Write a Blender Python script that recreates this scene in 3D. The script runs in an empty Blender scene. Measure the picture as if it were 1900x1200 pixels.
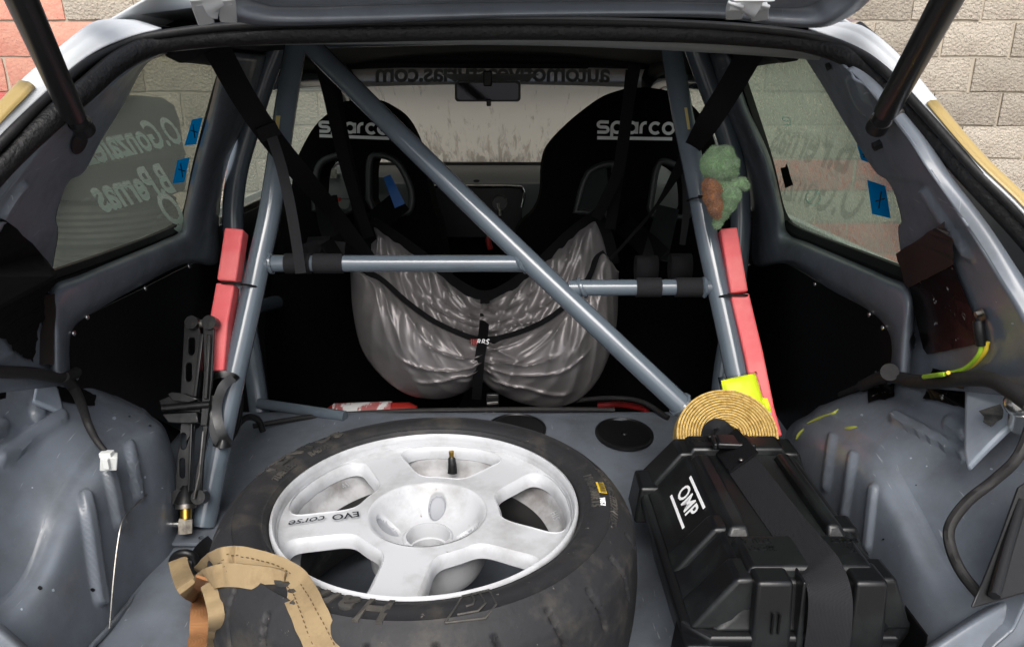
import bpy, bmesh, math, random
import numpy as np
from mathutils import Vector, Matrix, noise
from mathutils.geometry import tessellate_polygon
from mathutils.bvhtree import BVHTree
R = math.radians
random.seed(7)
S = bpy.context.scene
COL = S.collection

# ------------------------------------------------------------------ camera
PITCH = R(17.8); FOC = 1400.0; CAMZ = 1.30
cd = bpy.data.cameras.new("camera"); cam = bpy.data.objects.new("camera", cd); COL.objects.link(cam)
cam.location = (0, 0, CAMZ); cam.rotation_euler = (math.pi/2 - PITCH, 0, 0)
cd.sensor_fit = 'HORIZONTAL'; cd.sensor_width = 36.0; cd.lens = 36.0*FOC/1900.0
cd.clip_start = 0.02; cd.clip_end = 500
S.camera = cam
# ------------------------------------------------------------------ sky, sun, exposure
SUN_EL, SUN_AZ = R(50), R(181)          # overcast: a broad soft sun behind the camera
W = bpy.data.worlds.new("World"); S.world = W; W.use_nodes = True
nt = W.node_tree; bg = nt.nodes['Background']
sky = nt.nodes.new('ShaderNodeTexSky'); sky.sky_type = 'NISHITA'; sky.sun_disc = False
sky.sun_elevation = SUN_EL; sky.sun_rotation = SUN_AZ; sky.dust_density = 4.0; sky.air_density = 1.0; sky.ozone_density = 1.0
hs = nt.nodes.new('ShaderNodeHueSaturation'); hs.inputs['Saturation'].default_value = 0.42
nt.links.new(sky.outputs[0], hs.inputs['Color']); nt.links.new(hs.outputs[0], bg.inputs['Color'])
bg.inputs['Strength'].default_value = 0.12
sd = bpy.data.lights.new("sun", 'SUN'); sun = bpy.data.objects.new("sun", sd); COL.objects.link(sun)
sd.energy = 1.5; sd.angle = R(40); sd.color = (1.0, 0.97, 0.93)
sun_dir = Vector((math.sin(SUN_AZ)*math.cos(SUN_EL), math.cos(SUN_AZ)*math.cos(SUN_EL), math.sin(SUN_EL)))
sun.rotation_euler = sun_dir.to_track_quat('Z', 'Y').to_euler(); sun.location = (0, -3, 6)
S.view_settings.view_transform = 'Standard'; S.view_settings.look = 'None'
S.view_settings.exposure = 0.95; S.view_settings.gamma = 1.0
S.cycles.use_denoising = True
S.cycles.max_bounces = 10; S.cycles.transparent_max_bounces = 16

# ------------------------------------------------------------------ pixel <-> place (1900x1200 picture)
CP, SP = math.cos(PITCH), math.sin(PITCH)
def ray(u, v):
    a = (u-950)/FOC; b = (600-v)/FOC
    return Vector((a, CP+b*SP, -SP+b*CP))
O = Vector((0, 0, CAMZ))
def at(u, v, Y): d = ray(u, v); return O + d*(Y/d.y)
def atx(u, v, x): d = ray(u, v); return O + d*(x/d.x)
def atz(u, v, z): d = ray(u, v); return O + d*((z-CAMZ)/d.z)
def att(u, v, t): return O + ray(u, v)*t
def proj(p):
    q = p-O; dep = q.y*CP - q.z*SP; up = q.y*SP + q.z*CP
    return 950+FOC*q.x/dep, 600-FOC*up/dep
SIDEC = {-1: 0.70, 1: 0.61}
def side(u, v, s, off=0.0):
    """a point on the inner side of the body: leaning in above the belt line, upright below it"""
    c0 = SIDEC[s]-off; c1 = 0.41; d = ray(u, v); a = s*d.x
    t = (c0 - c1*(CAMZ-0.98))/(a + c1*d.z)
    if CAMZ+t*d.z < 0.98: t = c0/a
    return O + d*t
class Plane:
    def __init__(s, p, n): s.p = Vector(p); s.n = Vector(n).normalized()
    def at(s, u, v, off=0.0):
        d = ray(u, v); return O + d*(((s.p + s.n*off) - O).dot(s.n)/d.dot(s.n))
STAY = Plane((0, 1.14, .57), (0, -1, .526))          # plane of the rear stays, facing the camera

# ------------------------------------------------------------------ materials
def _n(t, k, **kw):
    n = t.nodes.new(k)
    for a, b in kw.items(): setattr(n, a, b)
    return n
def mat(name, col, rough=.5, metal=0, coat=0, spec=.5, col2=None, nscale=8, nlo=.45, nhi=.65, ndet=6, stretch=None,
        bump=0, bscale=60, bdist=.002, wave=None, wbump=.4, sheen=0, rvar=0, speck=None, orand=0, scratch=None, aniso=0, trans=0, ior=1.45):
    m = bpy.data.materials.new(name); m.use_nodes = True; t = m.node_tree; p = t.nodes['Principled BSDF']
    p.inputs['Base Color'].default_value = (*col, 1); p.inputs['Roughness'].default_value = rough
    p.inputs['Metallic'].default_value = metal; p.inputs['Coat Weight'].default_value = coat
    p.inputs['Coat Roughness'].default_value = .12; p.inputs['Specular IOR Level'].default_value = spec
    p.inputs['Sheen Weight'].default_value = sheen; p.inputs['Anisotropic'].default_value = aniso
    p.inputs['Transmission Weight'].default_value = trans; p.inputs['IOR'].default_value = ior
    tc = _n(t, 'ShaderNodeTexCoord'); src = tc.outputs['Object']
    if stretch:
        mp = _n(t, 'ShaderNodeMapping'); mp.inputs['Scale'].default_value = stretch; t.links.new(src, mp.inputs[0]); src2 = mp.outputs[0]
    else: src2 = src
    L = t.links.new
    last = None
    if col2:
        nz = _n(t, 'ShaderNodeTexNoise'); nz.inputs['Scale'].default_value = nscale; nz.inputs['Detail'].default_value = ndet; nz.inputs['Roughness'].default_value = .65
        L(src2, nz.inputs['Vector'])
        mr = _n(t, 'ShaderNodeMapRange'); mr.inputs['From Min'].default_value = nlo; mr.inputs['From Max'].default_value = nhi; L(nz.outputs['Fac'], mr.inputs['Value'])
        mx = _n(t, 'ShaderNodeMix', data_type='RGBA'); mx.inputs['A'].default_value = (*col, 1); mx.inputs['B'].default_value = (*col2, 1)
        L(mr.outputs[0], mx.inputs['Factor']); last = mx.outputs['Result']
        if rvar:
            ma = _n(t, 'ShaderNodeMath', operation='MULTIPLY_ADD'); ma.inputs[1].default_value = rvar; ma.inputs[2].default_value = rough
            L(mr.outputs[0], ma.inputs[0]); L(ma.outputs[0], p.inputs['Roughness'])
    if speck:   # (colour, scale, threshold)
        c, sc, th = speck
        nz = _n(t, 'ShaderNodeTexNoise'); nz.inputs['Scale'].default_value = sc; nz.inputs['Detail'].default_value = 8; nz.inputs['Roughness'].default_value = .7
        L(src2, nz.inputs['Vector'])
        mr = _n(t, 'ShaderNodeMapRange'); mr.inputs['From Min'].default_value = th; mr.inputs['From Max'].default_value = th+.04; L(nz.outputs['Fac'], mr.inputs['Value'])
        mx = _n(t, 'ShaderNodeMix', data_type='RGBA'); mx.inputs['B'].default_value = (*c, 1)
        if last is not None: L(last, mx.inputs['A'])
        else: mx.inputs['A'].default_value = (*col, 1)
        L(mr.outputs[0], mx.inputs['Factor']); last = mx.outputs['Result']
    if scratch:     # (colour, scale, stretch, threshold) long thin marks
        c, sc, st_, th = scratch
        mp2 = _n(t, 'ShaderNodeMapping'); mp2.inputs['Scale'].default_value = st_; mp2.inputs['Rotation'].default_value = (.5, .3, .7); L(src, mp2.inputs[0])
        nz = _n(t, 'ShaderNodeTexNoise'); nz.inputs['Scale'].default_value = sc; nz.inputs['Detail'].default_value = 4; nz.inputs['Distortion'].default_value = .3; L(mp2.outputs[0], nz.inputs['Vector'])
        mr = _n(t, 'ShaderNodeMapRange'); mr.inputs['From Min'].default_value = th; mr.inputs['From Max'].default_value = th+.05; mr.inputs['To Max'].default_value = .8; L(nz.outputs['Fac'], mr.inputs['Value'])
        mx = _n(t, 'ShaderNodeMix', data_type='RGBA'); mx.inputs['B'].default_value = (*c, 1)
        if last is not None: L(last, mx.inputs['A'])
        else: mx.inputs['A'].default_value = (*col, 1)
        L(mr.outputs[0], mx.inputs['Factor']); last = mx.outputs['Result']
    if orand and last is not None:
        oi = _n(t, 'ShaderNodeObjectInfo'); mr = _n(t, 'ShaderNodeMapRange'); mr.inputs['To Min'].default_value = 1-orand; mr.inputs['To Max'].default_value = 1+orand*.6; L(oi.outputs['Random'], mr.inputs['Value'])
        mx = _n(t, 'ShaderNodeMix', data_type='RGBA', blend_type='MULTIPLY'); mx.inputs['Factor'].default_value = 1; L(last, mx.inputs['A']); L(mr.outputs[0], mx.inputs['B']); last = mx.outputs['Result']
    if last is not None: L(last, p.inputs['Base Color'])
    nrm = None
    if bump:
        nz = _n(t, 'ShaderNodeTexNoise'); nz.inputs['Scale'].default_value = bscale; nz.inputs['Detail'].default_value = 5; L(src2, nz.inputs['Vector'])
        b = _n(t, 'ShaderNodeBump'); b.inputs['Strength'].default_value = bump; b.inputs['Distance'].default_value = bdist; L(nz.outputs['Fac'], b.inputs['Height']); nrm = b
    if wave:
        for ax in wave[1]:
            w = _n(t, 'ShaderNodeTexWave', bands_direction=ax); w.inputs['Scale'].default_value = wave[0]; w.inputs['Distortion'].default_value = .3; L(src, w.inputs['Vector'])
            b = _n(t, 'ShaderNodeBump'); b.inputs['Strength'].default_value = wbump; b.inputs['Distance'].default_value = .001; L(w.outputs['Fac'], b.inputs['Height'])
            if nrm: L(nrm.outputs[0], b.inputs['Normal'])
            nrm = b
    if nrm: L(nrm.outputs[0], p.inputs['Normal'])
    return m
def glass(name, tint, milky, col, lo=.4, hi=.65, scale=30, stretch=(1, 1, 1), mil2=None, rough=.3, grad=None):
    """fogged pane: clear glass under a film of condensation that noise thins out into drops and runs"""
    m = bpy.data.materials.new(name); m.use_nodes = True; t = m.node_tree; L = t.links.new
    for n in list(t.nodes):
        if n.type != 'OUTPUT_MATERIAL': t.nodes.remove(n)
    out = [n for n in t.nodes if n.type == 'OUTPUT_MATERIAL'][0]
    tr = _n(t, 'ShaderNodeBsdfTransparent'); tr.inputs[0].default_value = (*tint, 1)
    tl = _n(t, 'ShaderNodeBsdfTranslucent'); tl.inputs[0].default_value = (*col, 1)
    df = _n(t, 'ShaderNodeBsdfDiffuse'); df.inputs[0].default_value = (*col, 1)
    gl = _n(t, 'ShaderNodeBsdfGlossy'); gl.inputs['Roughness'].default_value = rough*.3; gl.inputs[0].default_value = (.9, .95, .95, 1)
    m1 = _n(t, 'ShaderNodeMixShader'); m1.inputs[0].default_value = .3; L(tl.outputs[0], m1.inputs[1]); L(df.outputs[0], m1.inputs[2])
    tc = _n(t, 'ShaderNodeTexCoord'); mp = _n(t, 'ShaderNodeMapping'); mp.inputs['Scale'].default_value = stretch; L(tc.outputs['Object'], mp.inputs[0])
    nz = _n(t, 'ShaderNodeTexNoise'); nz.inputs['Scale'].default_value = scale; nz.inputs['Detail'].default_value = 7; nz.inputs['Roughness'].default_value = .7; nz.inputs['Distortion'].default_value = .6; L(mp.outputs[0], nz.inputs['Vector'])
    mr = _n(t, 'ShaderNodeMapRange'); mr.inputs['From Min'].default_value = lo; mr.inputs['From Max'].default_value = hi
    mr.inputs['To Min'].default_value = milky if mil2 is None else mil2; mr.inputs['To Max'].default_value = milky; 
    if grad:        # (height below which the drops run, height above which the film is whole)
        sx = _n(t, 'ShaderNodeSeparateXYZ'); L(tc.outputs['Object'], sx.inputs[0]); g2 = _n(t, 'ShaderNodeMapRange')
        g2.inputs['From Min'].default_value = grad[0]; g2.inputs['From Max'].default_value = grad[1]; g2.inputs['To Max'].default_value = .13; L(sx.outputs['Z'], g2.inputs['Value'])
        ad = _n(t, 'ShaderNodeMath', operation='ADD'); L(nz.outputs['Fac'], ad.inputs[0]); L(g2.outputs[0], ad.inputs[1]); L(ad.outputs[0], mr.inputs['Value'])
    else: L(nz.outputs['Fac'], mr.inputs['Value'])
    m2 = _n(t, 'ShaderNodeMixShader'); L(mr.outputs[0], m2.inputs[0]); L(tr.outputs[0], m2.inputs[1]); L(m1.outputs[0], m2.inputs[2])
    m3 = _n(t, 'ShaderNodeMixShader'); m3.inputs[0].default_value = .05; L(m2.outputs[0], m3.inputs[1]); L(gl.outputs[0], m3.inputs[2])
    b = _n(t, 'ShaderNodeBump'); b.inputs['Strength'].default_value = .3; b.inputs['Distance'].default_value = .001; L(nz.outputs['Fac'], b.inputs['Height']); L(b.outputs[0], gl.inputs['Normal'])
    L(m3.outputs[0], out.inputs[0])
    return m

M = {}
M['paint'] = mat('grey_paint', (.132, .150, .178), .33, coat=.25, col2=(.085, .093, .104), nscale=11, nlo=.44, nhi=.74, ndet=11, rvar=.22, bump=.16, bscale=70, bdist=.002, scratch=((.30, .32, .34), 4.0, (60, 5, 5), .69), speck=((.34, .35, .36), 95, .685))
M['tube'] = mat('cage_paint', (.105, .130, .158), .20, coat=.7, col2=(.09, .11, .13), nscale=12, nlo=.5, nhi=.75, bump=.05, bscale=30, speck=((.03, .03, .03), 80, .675))
M['white'] = mat('white_paint', (.60, .62, .64), .35, coat=.3)
M['gold'] = mat('gold_stripe', (.40, .29, .11), .4, coat=.2)
M['rubber'] = mat('seal_rubber', (.007, .007, .0078), .5, spec=.4, col2=(.016, .016, .016), nscale=25, nlo=.5, nhi=.7, bump=.3, bscale=150)
M['black'] = mat('black_plastic', (.006, .006, .007), .42, bump=.1, bscale=200)
M['panel'] = mat('black_panel', (.0028, .0028, .0034), .42, spec=.3, bump=.2, bscale=90)
M['cabin'] = mat('cabin_black', (.006, .006, .007), .8)
M['seatcloth'] = mat('seat_cloth', (.0030, .0030, .0034), .95, spec=.08, bump=.3, bscale=400)
M['slotplastic'] = mat('slot_plastic', (.028, .030, .033), .45)
M['web'] = mat('black_webbing', (.0050, .0050, .006), .8, spec=.15, wave=(250, 'XZ'), wbump=.3)
M['web2'] = mat('grey_webbing', (.014, .014, .016), .75, spec=.25, wave=(250, 'XZ'), wbump=.3)
M['whiteprint'] = mat('white_print', (.80, .81, .82), .7)
M['greyprint'] = mat('grey_print', (.15, .155, .16), .7)
M['chrome'] = mat('bright_metal', (.62, .62, .60), .25, metal=1)
M['steel'] = mat('dull_metal', (.35, .34, .32), .4, metal=1, col2=(.18, .16, .14), nscale=40)
M['jack'] = mat('jack_black', (.0055, .0055, .006), .33, coat=.15, col2=(.035, .034, .032), nscale=30, nlo=.58, nhi=.75, bump=.15, bscale=80)
M['foam'] = mat('red_foam', (.72, .105, .115), .5, col2=(.76, .17, .17), nscale=9, bump=.25, bscale=60, speck=((.42, .10, .10), 45, .68))
M['satin'] = mat('grey_satin', (.285, .265, .268), .42, metal=.45, col2=(.22, .205, .205), nscale=5, bump=.05, bscale=350)
M['tyre'] = mat('tyre_rubber', (.021, .021, .023), .58, spec=.3, col2=(.078, .070, .058), nscale=13, nlo=.50, nhi=.80, ndet=10, bump=.45, bscale=45, bdist=.003, speck=((.19, .175, .15), 85, .665))
M['tyreletter'] = mat('tyre_lettering', (.032, .031, .030), .6, col2=(.075, .068, .058), nscale=20)
M['rim'] = mat('rim_white', (.50, .51, .53), .38, coat=.12, col2=(.30, .295, .29), nscale=12, nlo=.47, nhi=.76, ndet=10, bump=.06, bscale=40, speck=((.20, .18, .16), 60, .675))
M['rimdirt'] = mat('rim_inner', (.42, .42, .43), .6, col2=(.20, .19, .185), nscale=14, nlo=.42, nhi=.66)
M['brass'] = mat('brass', (.60, .38, .08), .35, metal=1)
M['yellowlabel'] = mat('yellow_label', (.62, .42, .03), .6)
M['strap'] = mat('beige_strap', (.31, .225, .12), .85, col2=(.15, .10, .05), nscale=16, nlo=.48, nhi=.78, wave=(300, 'X'), wbump=.55, bump=.2, bscale=160)
M['strapbrown'] = mat('brown_strap', (.20, .085, .030), .85, col2=(.32, .15, .06), nscale=10, wave=(330, 'Z'), wbump=.2)
M['stitch'] = mat('dark_stitch', (.10, .06, .03), .9)
M['case'] = mat('case_plastic', (.0045, .0048, .0055), .33, spec=.5, col2=(.014, .017, .017), nscale=7, nlo=.5, nhi=.75, rvar=.15, bump=.25, bscale=260, bdist=.0006)
M['coil'] = mat('straw_webbing', (.66, .46, .16), .85, col2=(.40, .24, .06), nscale=150, nlo=.42, nhi=.66, bump=.8, bscale=240, bdist=.003)
M['hivis'] = mat('hivis_yellow', (.72, .86, .02), .5, bump=.4, bscale=40)
M['silver'] = mat('silver_tape', (.55, .57, .60), .4, bump=.3, bscale=60)
M['film'] = mat('clear_film', (.9, .9, .9), .15, trans=1.0, ior=1.05)
M['plush'] = mat('green_plush', (.16, .30, .13), .95, sheen=.7, col2=(.24, .40, .19), nscale=60, bump=.9, bscale=330, bdist=.004)
M['plushbrown'] = mat('brown_plush', (.30, .115, .03), .95, sheen=.5, col2=(.18, .06, .02), nscale=60, bump=.9, bscale=330, bdist=.004)
M['tape'] = mat('black_tape', (.0045, .004, .0045), .8, spec=.15, bump=.5, bscale=25, bdist=.004)
M['tapeshiny'] = mat('shiny_black_tape', (.004, .0035, .0035), .24, spec=.22, bump=.4, bscale=14, bdist=.004, speck=((.45, .45, .45), 55, .63))
M['tapebrown'] = mat('worn_brown_tape', (.016, .010, .009), .5, bump=.4, bscale=18, bdist=.004)
M['bluestrap'] = mat('blue_strap', (.012, .085, .30), .6)
M['ink'] = mat('ink', (.01, .015, .02), .8)
M['loom'] = mat('loom_tape', (.013, .012, .012), .65, bump=.5, bscale=90, bdist=.002)
M['wiregreen'] = mat('green_wire', (.30, .50, .03), .4)
M['wireyellow'] = mat('yellow_wire', (.62, .46, .03), .4)
M['redwire'] = mat('red_wire', (.20, .012, .012), .4)
M['plug'] = mat('white_plug', (.62, .63, .62), .5)
M['dash'] = mat('dash_grey', (.13, .14, .145), .5)
M['primer_sheen'] = mat('pale_primer_sheen', (.36, .40, .46), .4, col2=(.28, .32, .37), nscale=10)  # undercoat in the chips; on the arch brackets a painted-in sky highlight
M['redthing'] = mat('red_plastic', (.30, .02, .015), .45)
M['mirror'] = mat('mirror_glass', (.5, .5, .5), .03, metal=1)
M['fog_l'] = glass('left_fogged_glass', (.60, .62, .57), .24, (.34, .36, .33), scale=90)
M['fog_r'] = glass('right_fogged_glass', (.60, .65, .58), .52, (.50, .545, .48), lo=.40, hi=.58, scale=75, stretch=(1.6, 1.6, .75), mil2=.20)
M['screen'] = glass('windscreen_glass', (.42, .40, .37), .88, (.76, .74, .68), lo=.44, hi=.56, scale=13, stretch=(3.2, .5, .5), mil2=.34, grad=(-.10, .05))
def letters(name, col, a):
    m = bpy.data.materials.new(name); m.use_nodes = True; t = m.node_tree; L = t.links.new
    for n in list(t.nodes):
        if n.type != 'OUTPUT_MATERIAL': t.nodes.remove(n)
    out = t.nodes[0]; tr = _n(t, 'ShaderNodeBsdfTransparent'); tl = _n(t, 'ShaderNodeBsdfTranslucent'); tl.inputs[0].default_value = (*col, 1)
    mx = _n(t, 'ShaderNodeMixShader'); mx.inputs[0].default_value = a; L(tr.outputs[0], mx.inputs[1]); L(tl.outputs[0], mx.inputs[2]); L(mx.outputs[0], out.inputs[0]); return m
M['glassprint'] = letters('window_lettering', (.80, .92, .88), .95)
M['faintprint'] = letters('faint_lettering', (.14, .18, .17), .30)
M['bluetape'] = letters('blue_tape', (.02, .44, .76), 1.0)
M['doorglass'] = glass('door_glass', (.75, .78, .74), .35, (.45, .47, .43), scale=30)
M['block'] = mat('cream_block', (.39, .345, .285), .9, col2=(.27, .225, .18), nscale=4.5, nlo=.42, nhi=.8, ndet=9, bump=1.0, bscale=60, bdist=.02, speck=((.14, .12, .10), 55, .60), orand=.22)
M['blockred'] = mat('red_block', (.50, .125, .11), .9, col2=(.36, .09, .08), nscale=5, nlo=.42, nhi=.75, ndet=9, bump=.8, bscale=45, bdist=.01, speck=((.22, .10, .09), 50, .63), orand=.2)
M['blockpink'] = mat('pink_block', (.54, .27, .20), .9, col2=(.50, .17, .13), nscale=5, nlo=.42, nhi=.75, ndet=9, bump=.8, bscale=45, bdist=.01, speck=((.22, .10, .09), 50, .63), orand=.2)
M['mortar'] = mat('mortar', (.40, .35, .28), .95, bump=.6, bscale=60)
M['ground'] = mat('concrete', (.25, .24, .225), .9, col2=(.19, .18, .17), nscale=1.5, bump=.4, bscale=20)

# ------------------------------------------------------------------ mesh helpers
def crom(P, t):
    n = len(P)-1; i = min(int(t*n), n-1); f = t*n-i
    p1, p2 = P[i], P[i+1]; p0 = P[i-1] if i > 0 else p1*2-p2; p3 = P[i+2] if i+2 <= n else p2*2-p1
    return ((p1*2) + (p2-p0)*f + (p0*2-p1*5+p2*4-p3)*f*f + (p1*3-p0-p2*3+p3)*f*f*f)*.5
def spline(P, m):
    P = [Vector(p) for p in P]; n = (len(P)-1)*m
    return [crom(P, k/n) for k in range(n+1)]
def sstep(a, b, x):
    x = max(0, min(1, (x-a)/(b-a))); return x*x*(3-2*x)
def segd(px, py, x1, y1, x2, y2):
    dx, dy = x2-x1, y2-y1; l = dx*dx+dy*dy or 1e-9
    t = max(0, min(1, ((px-x1)*dx+(py-y1)*dy)/l)); return math.hypot(px-x1-t*dx, py-y1-t*dy)

class MB:
    def __init__(s): s.v = []; s.f = []
    def add(s, V, F):
        k = len(s.v); s.v += [Vector(p) for p in V]; s.f += [tuple(i+k for i in f) for f in F]; return s
    def grid(s, G, closeu=False, closev=False):
        n, m = len(G), len(G[0]); V = [p for r in G for p in r]; F = []
        for i in range(n if closeu else n-1):
            for j in range(m if closev else m-1):
                a, b = i, (i+1) % n; c, d = j, (j+1) % m
                F.append((a*m+c, a*m+d, b*m+d, b*m+c))
        return s.add(V, F)
    def tube(s, P, r, n=12, cap=True, closed=False, sq=1.0):
        P = [Vector(p) for p in P]; G = []; N = len(P)
        ref = None
        for i, p in enumerate(P):
            if closed: t = P[(i+1) % N]-P[i-1]
            else: t = P[min(i+1, N-1)]-P[max(i-1, 0)]
            t.normalize()
            if ref is None: ref = t.orthogonal().normalized()
            ref = (ref - t*ref.dot(t)).normalized(); b = t.cross(ref)
            rr = r(i/(N-1)) if callable(r) else r
            G.append([p + ref*math.cos(2*math.pi*k/n)*rr + b*math.sin(2*math.pi*k/n)*rr*sq for k in range(n)])
        k0 = len(s.v); s.grid(G, closeu=closed, closev=True)
        if cap and not closed:
            s.f.append(tuple(k0+k for k in range(n))[::-1]); e = k0+(N-1)*n; s.f.append(tuple(e+k for k in range(n)))
        return s
    def sweep(s, P, prof, nrm=(0, -1, 0)):
        """sweep a closed 2-D profile [(across, along normal)] along P"""
        P = [Vector(p) for p in P]; G = []; N = len(P); nrm = Vector(nrm)
        for i, p in enumerate(P):
            t = (P[min(i+1, N-1)]-P[max(i-1, 0)]).normalized()
            nn = nrm(i/(N-1)) if callable(nrm) else nrm
            n = (nn-t*nn.dot(t)).normalized(); w = t.cross(n)
            G.append([p+w*a+n*b for a, b in prof])
        m = len(prof); k0 = len(s.v); s.grid(G, closev=True)
        s.f.append(tuple(k0+k for k in range(m))[::-1]); e = k0+(N-1)*m; s.f.append(tuple(e+k for k in range(m)))
        return s
    def ribbon(s, P, w, nrm=None, th=.0025, m=8, taper=None, twist=0, jit=0):
        P = spline(P, m); N = len(P); G = []
        for i, p in enumerate(P):
            f = i/(N-1); t = (P[min(i+1, N-1)]-P[max(i-1, 0)]).normalized()
            nn = (O-p) if nrm is None else Vector(nrm)
            n = (nn-t*nn.dot(t)).normalized()
            if twist: n = (Matrix.Rotation(twist*f, 3, t) @ n)
            a = t.cross(n); ww = w*.5*(taper(f) if taper else 1)*(1+jit*25*noise.noise(p*70))
            if jit: p = p+n*jit*noise.noise(p*38+Vector((4, 2, 9)))*1.6; a = (a+n*.35*noise.noise(p*26)).normalized()
            G.append([p-a*ww-n*th*.5, p-a*ww+n*th*.5, p-a*ww*.33+n*(th*.6), p+a*ww*.33+n*(th*.6), p+a*ww+n*th*.5, p+a*ww-n*th*.5])
        k0 = len(s.v); s.grid(G, closev=True)
        s.f.append(tuple(k0+k for k in range(6))[::-1]); e = k0+(N-1)*6; s.f.append(tuple(e+k for k in range(6)))
        return s
    def box(s, c, sz, rot=None, taper=1.0):
        c = Vector(c); V = []
        for z in (-.5, .5):
            k = taper if z > 0 else 1
            for x, y in ((-.5, -.5), (.5, -.5), (.5, .5), (-.5, .5)):
                p = Vector((x*sz[0]*k, y*sz[1]*k, z*sz[2])); V.append(c+(rot @ p if rot else p))
        return s.add(V, [(3, 2, 1, 0), (4, 5, 6, 7), (0, 1, 5, 4), (1, 2, 6, 5), (2, 3, 7, 6), (3, 0, 4, 7)])
    def hexa(s, B, T):
        return s.add(list(B)+list(T), [(3, 2, 1, 0), (4, 5, 6, 7), (0, 1, 5, 4), (1, 2, 6, 5), (2, 3, 7, 6), (3, 0, 4, 7)])
    def lathe(s, prof, n, c=(0, 0, 0), rot=None, a0=0, a1=2*math.pi, disp=None):
        c = Vector(c); full = abs(a1-a0-2*math.pi) < 1e-6; G = []
        for k in range(n if full else n+1):
            th = a0+(a1-a0)*k/n; row = []
            for j, (r, z) in enumerate(prof):
                if disp: r, z = disp(r, z, th, j)
                p = Vector((r*math.cos(th), r*math.sin(th), z)); row.append(c+(rot @ p if rot else p))
            G.append(row)
        return s.grid(G, closeu=full)
    def ball(s, c, r, n=12, sc=(1, 1, 1), rot=None):
        c = Vector(c); G = []
        for i in range(n+1):
            ph = math.pi*i/n; row = []
            for j in range(2*n):
                th = math.pi*j/n; p = Vector((r*sc[0]*math.sin(ph)*math.cos(th), r*sc[1]*math.sin(ph)*math.sin(th), r*sc[2]*math.cos(ph)))
                row.append(c+(rot @ p if rot else p))
            G.append(row)
        return s.grid(G, closev=True)
    def plate(s, poly, th, nrm, holes=()):
        """a flat plate from a 3-D outline (and holes), th thick away from nrm"""
        nrm = Vector(nrm).normalized(); loops = [list(map(Vector, poly))]+[list(map(Vector, h)) for h in holes]
        tri = tessellate_polygon(loops); allp = [p for l in loops for p in l]; n = len(allp)
        V = allp+[p-nrm*th for p in allp]; F = []
        for a, b, c in tri:
            nn = (allp[b]-allp[a]).cross(allp[c]-allp[a])
            if nn.dot(nrm) < 0: a, b, c = a, c, b
            F += [(a, b, c), (a+n, c+n, b+n)]
        k = 0
        for l in loops:
            m = len(l)
            for i in range(m): F.append((k+i, k+(i+1) % m, k+(i+1) % m+n, k+i+n))
            k += m
        return s.add(V, F)
    def text(s, body, size, fn, bold=0, shear=0, ext=0, align='CENTER', space=1.0):
        c = bpy.data.curves.new("t", 'FONT'); c.body = body; c.size = size; c.align_x = align; c.align_y = 'CENTER'
        c.offset = bold; c.shear = shear; c.extrude = ext; c.resolution_u = 3; c.space_character = space
        o = bpy.data.objects.new("t", c); me = bpy.data.meshes.new_from_object(o)
        V = [fn(v.co.x, v.co.y, v.co.z) for v in me.vertices]; F = [tuple(p.vertices) for p in me.polygons]
        bpy.data.objects.remove(o); bpy.data.curves.remove(c); bpy.data.meshes.remove(me)
        return s.add(V, F)

WPOS = {}
def obj(name, mb, m, parent=None, smooth=45, bevel=0, bseg=2, solid=0, soff=-1, subd=0, label=None, fixn=False, weld=0):
    V = mb.v; lo = Vector([min(p[i] for p in V) for i in range(3)]); hi = Vector([max(p[i] for p in V) for i in range(3)])
    c = (lo+hi)/2
    me = bpy.data.meshes.new(name); me.from_pydata([p-c for p in V], [], mb.f); me.update()
    if fixn or weld:
        bm = bmesh.new(); bm.from_mesh(me)
        if weld: bmesh.ops.remove_doubles(bm, verts=bm.verts, dist=weld)
        if fixn: bmesh.ops.recalc_face_normals(bm, faces=bm.faces)
        bm.to_mesh(me); bm.free()
    if smooth: me.shade_smooth(); me.set_sharp_from_angle(angle=R(smooth))
    me.materials.append(M[m] if isinstance(m, str) else m)
    o = bpy.data.objects.new(name, me); COL.objects.link(o)
    if parent is not None: o.parent = parent; o.location = c-WPOS[parent.name]
    else: o.location = c
    WPOS[o.name] = c
    if solid: d = o.modifiers.new("solid", 'SOLIDIFY'); d.thickness = solid; d.offset = soff
    if bevel: d = o.modifiers.new("bevel", 'BEVEL'); d.width = bevel; d.segments = bseg; d.limit_method = 'ANGLE'; d.angle_limit = R(35)
    if subd: d = o.modifiers.new("sub", 'SUBSURF'); d.levels = subd; d.render_levels = subd
    if label: o['label'] = label
    return o
def thing(name, label, cat, loc, group=None):
    o = bpy.data.objects.new(name, None); COL.objects.link(o); o.location = loc; WPOS[o.name] = Vector(loc); o.empty_display_size = .05
    return tag(o, label, cat, group)
def tag(o, label, cat, group=None):
    o['label'] = label; o['category'] = cat
    if group: o['group'] = group
    return o
def struct(o): o['kind'] = 'structure'; return o
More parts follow.
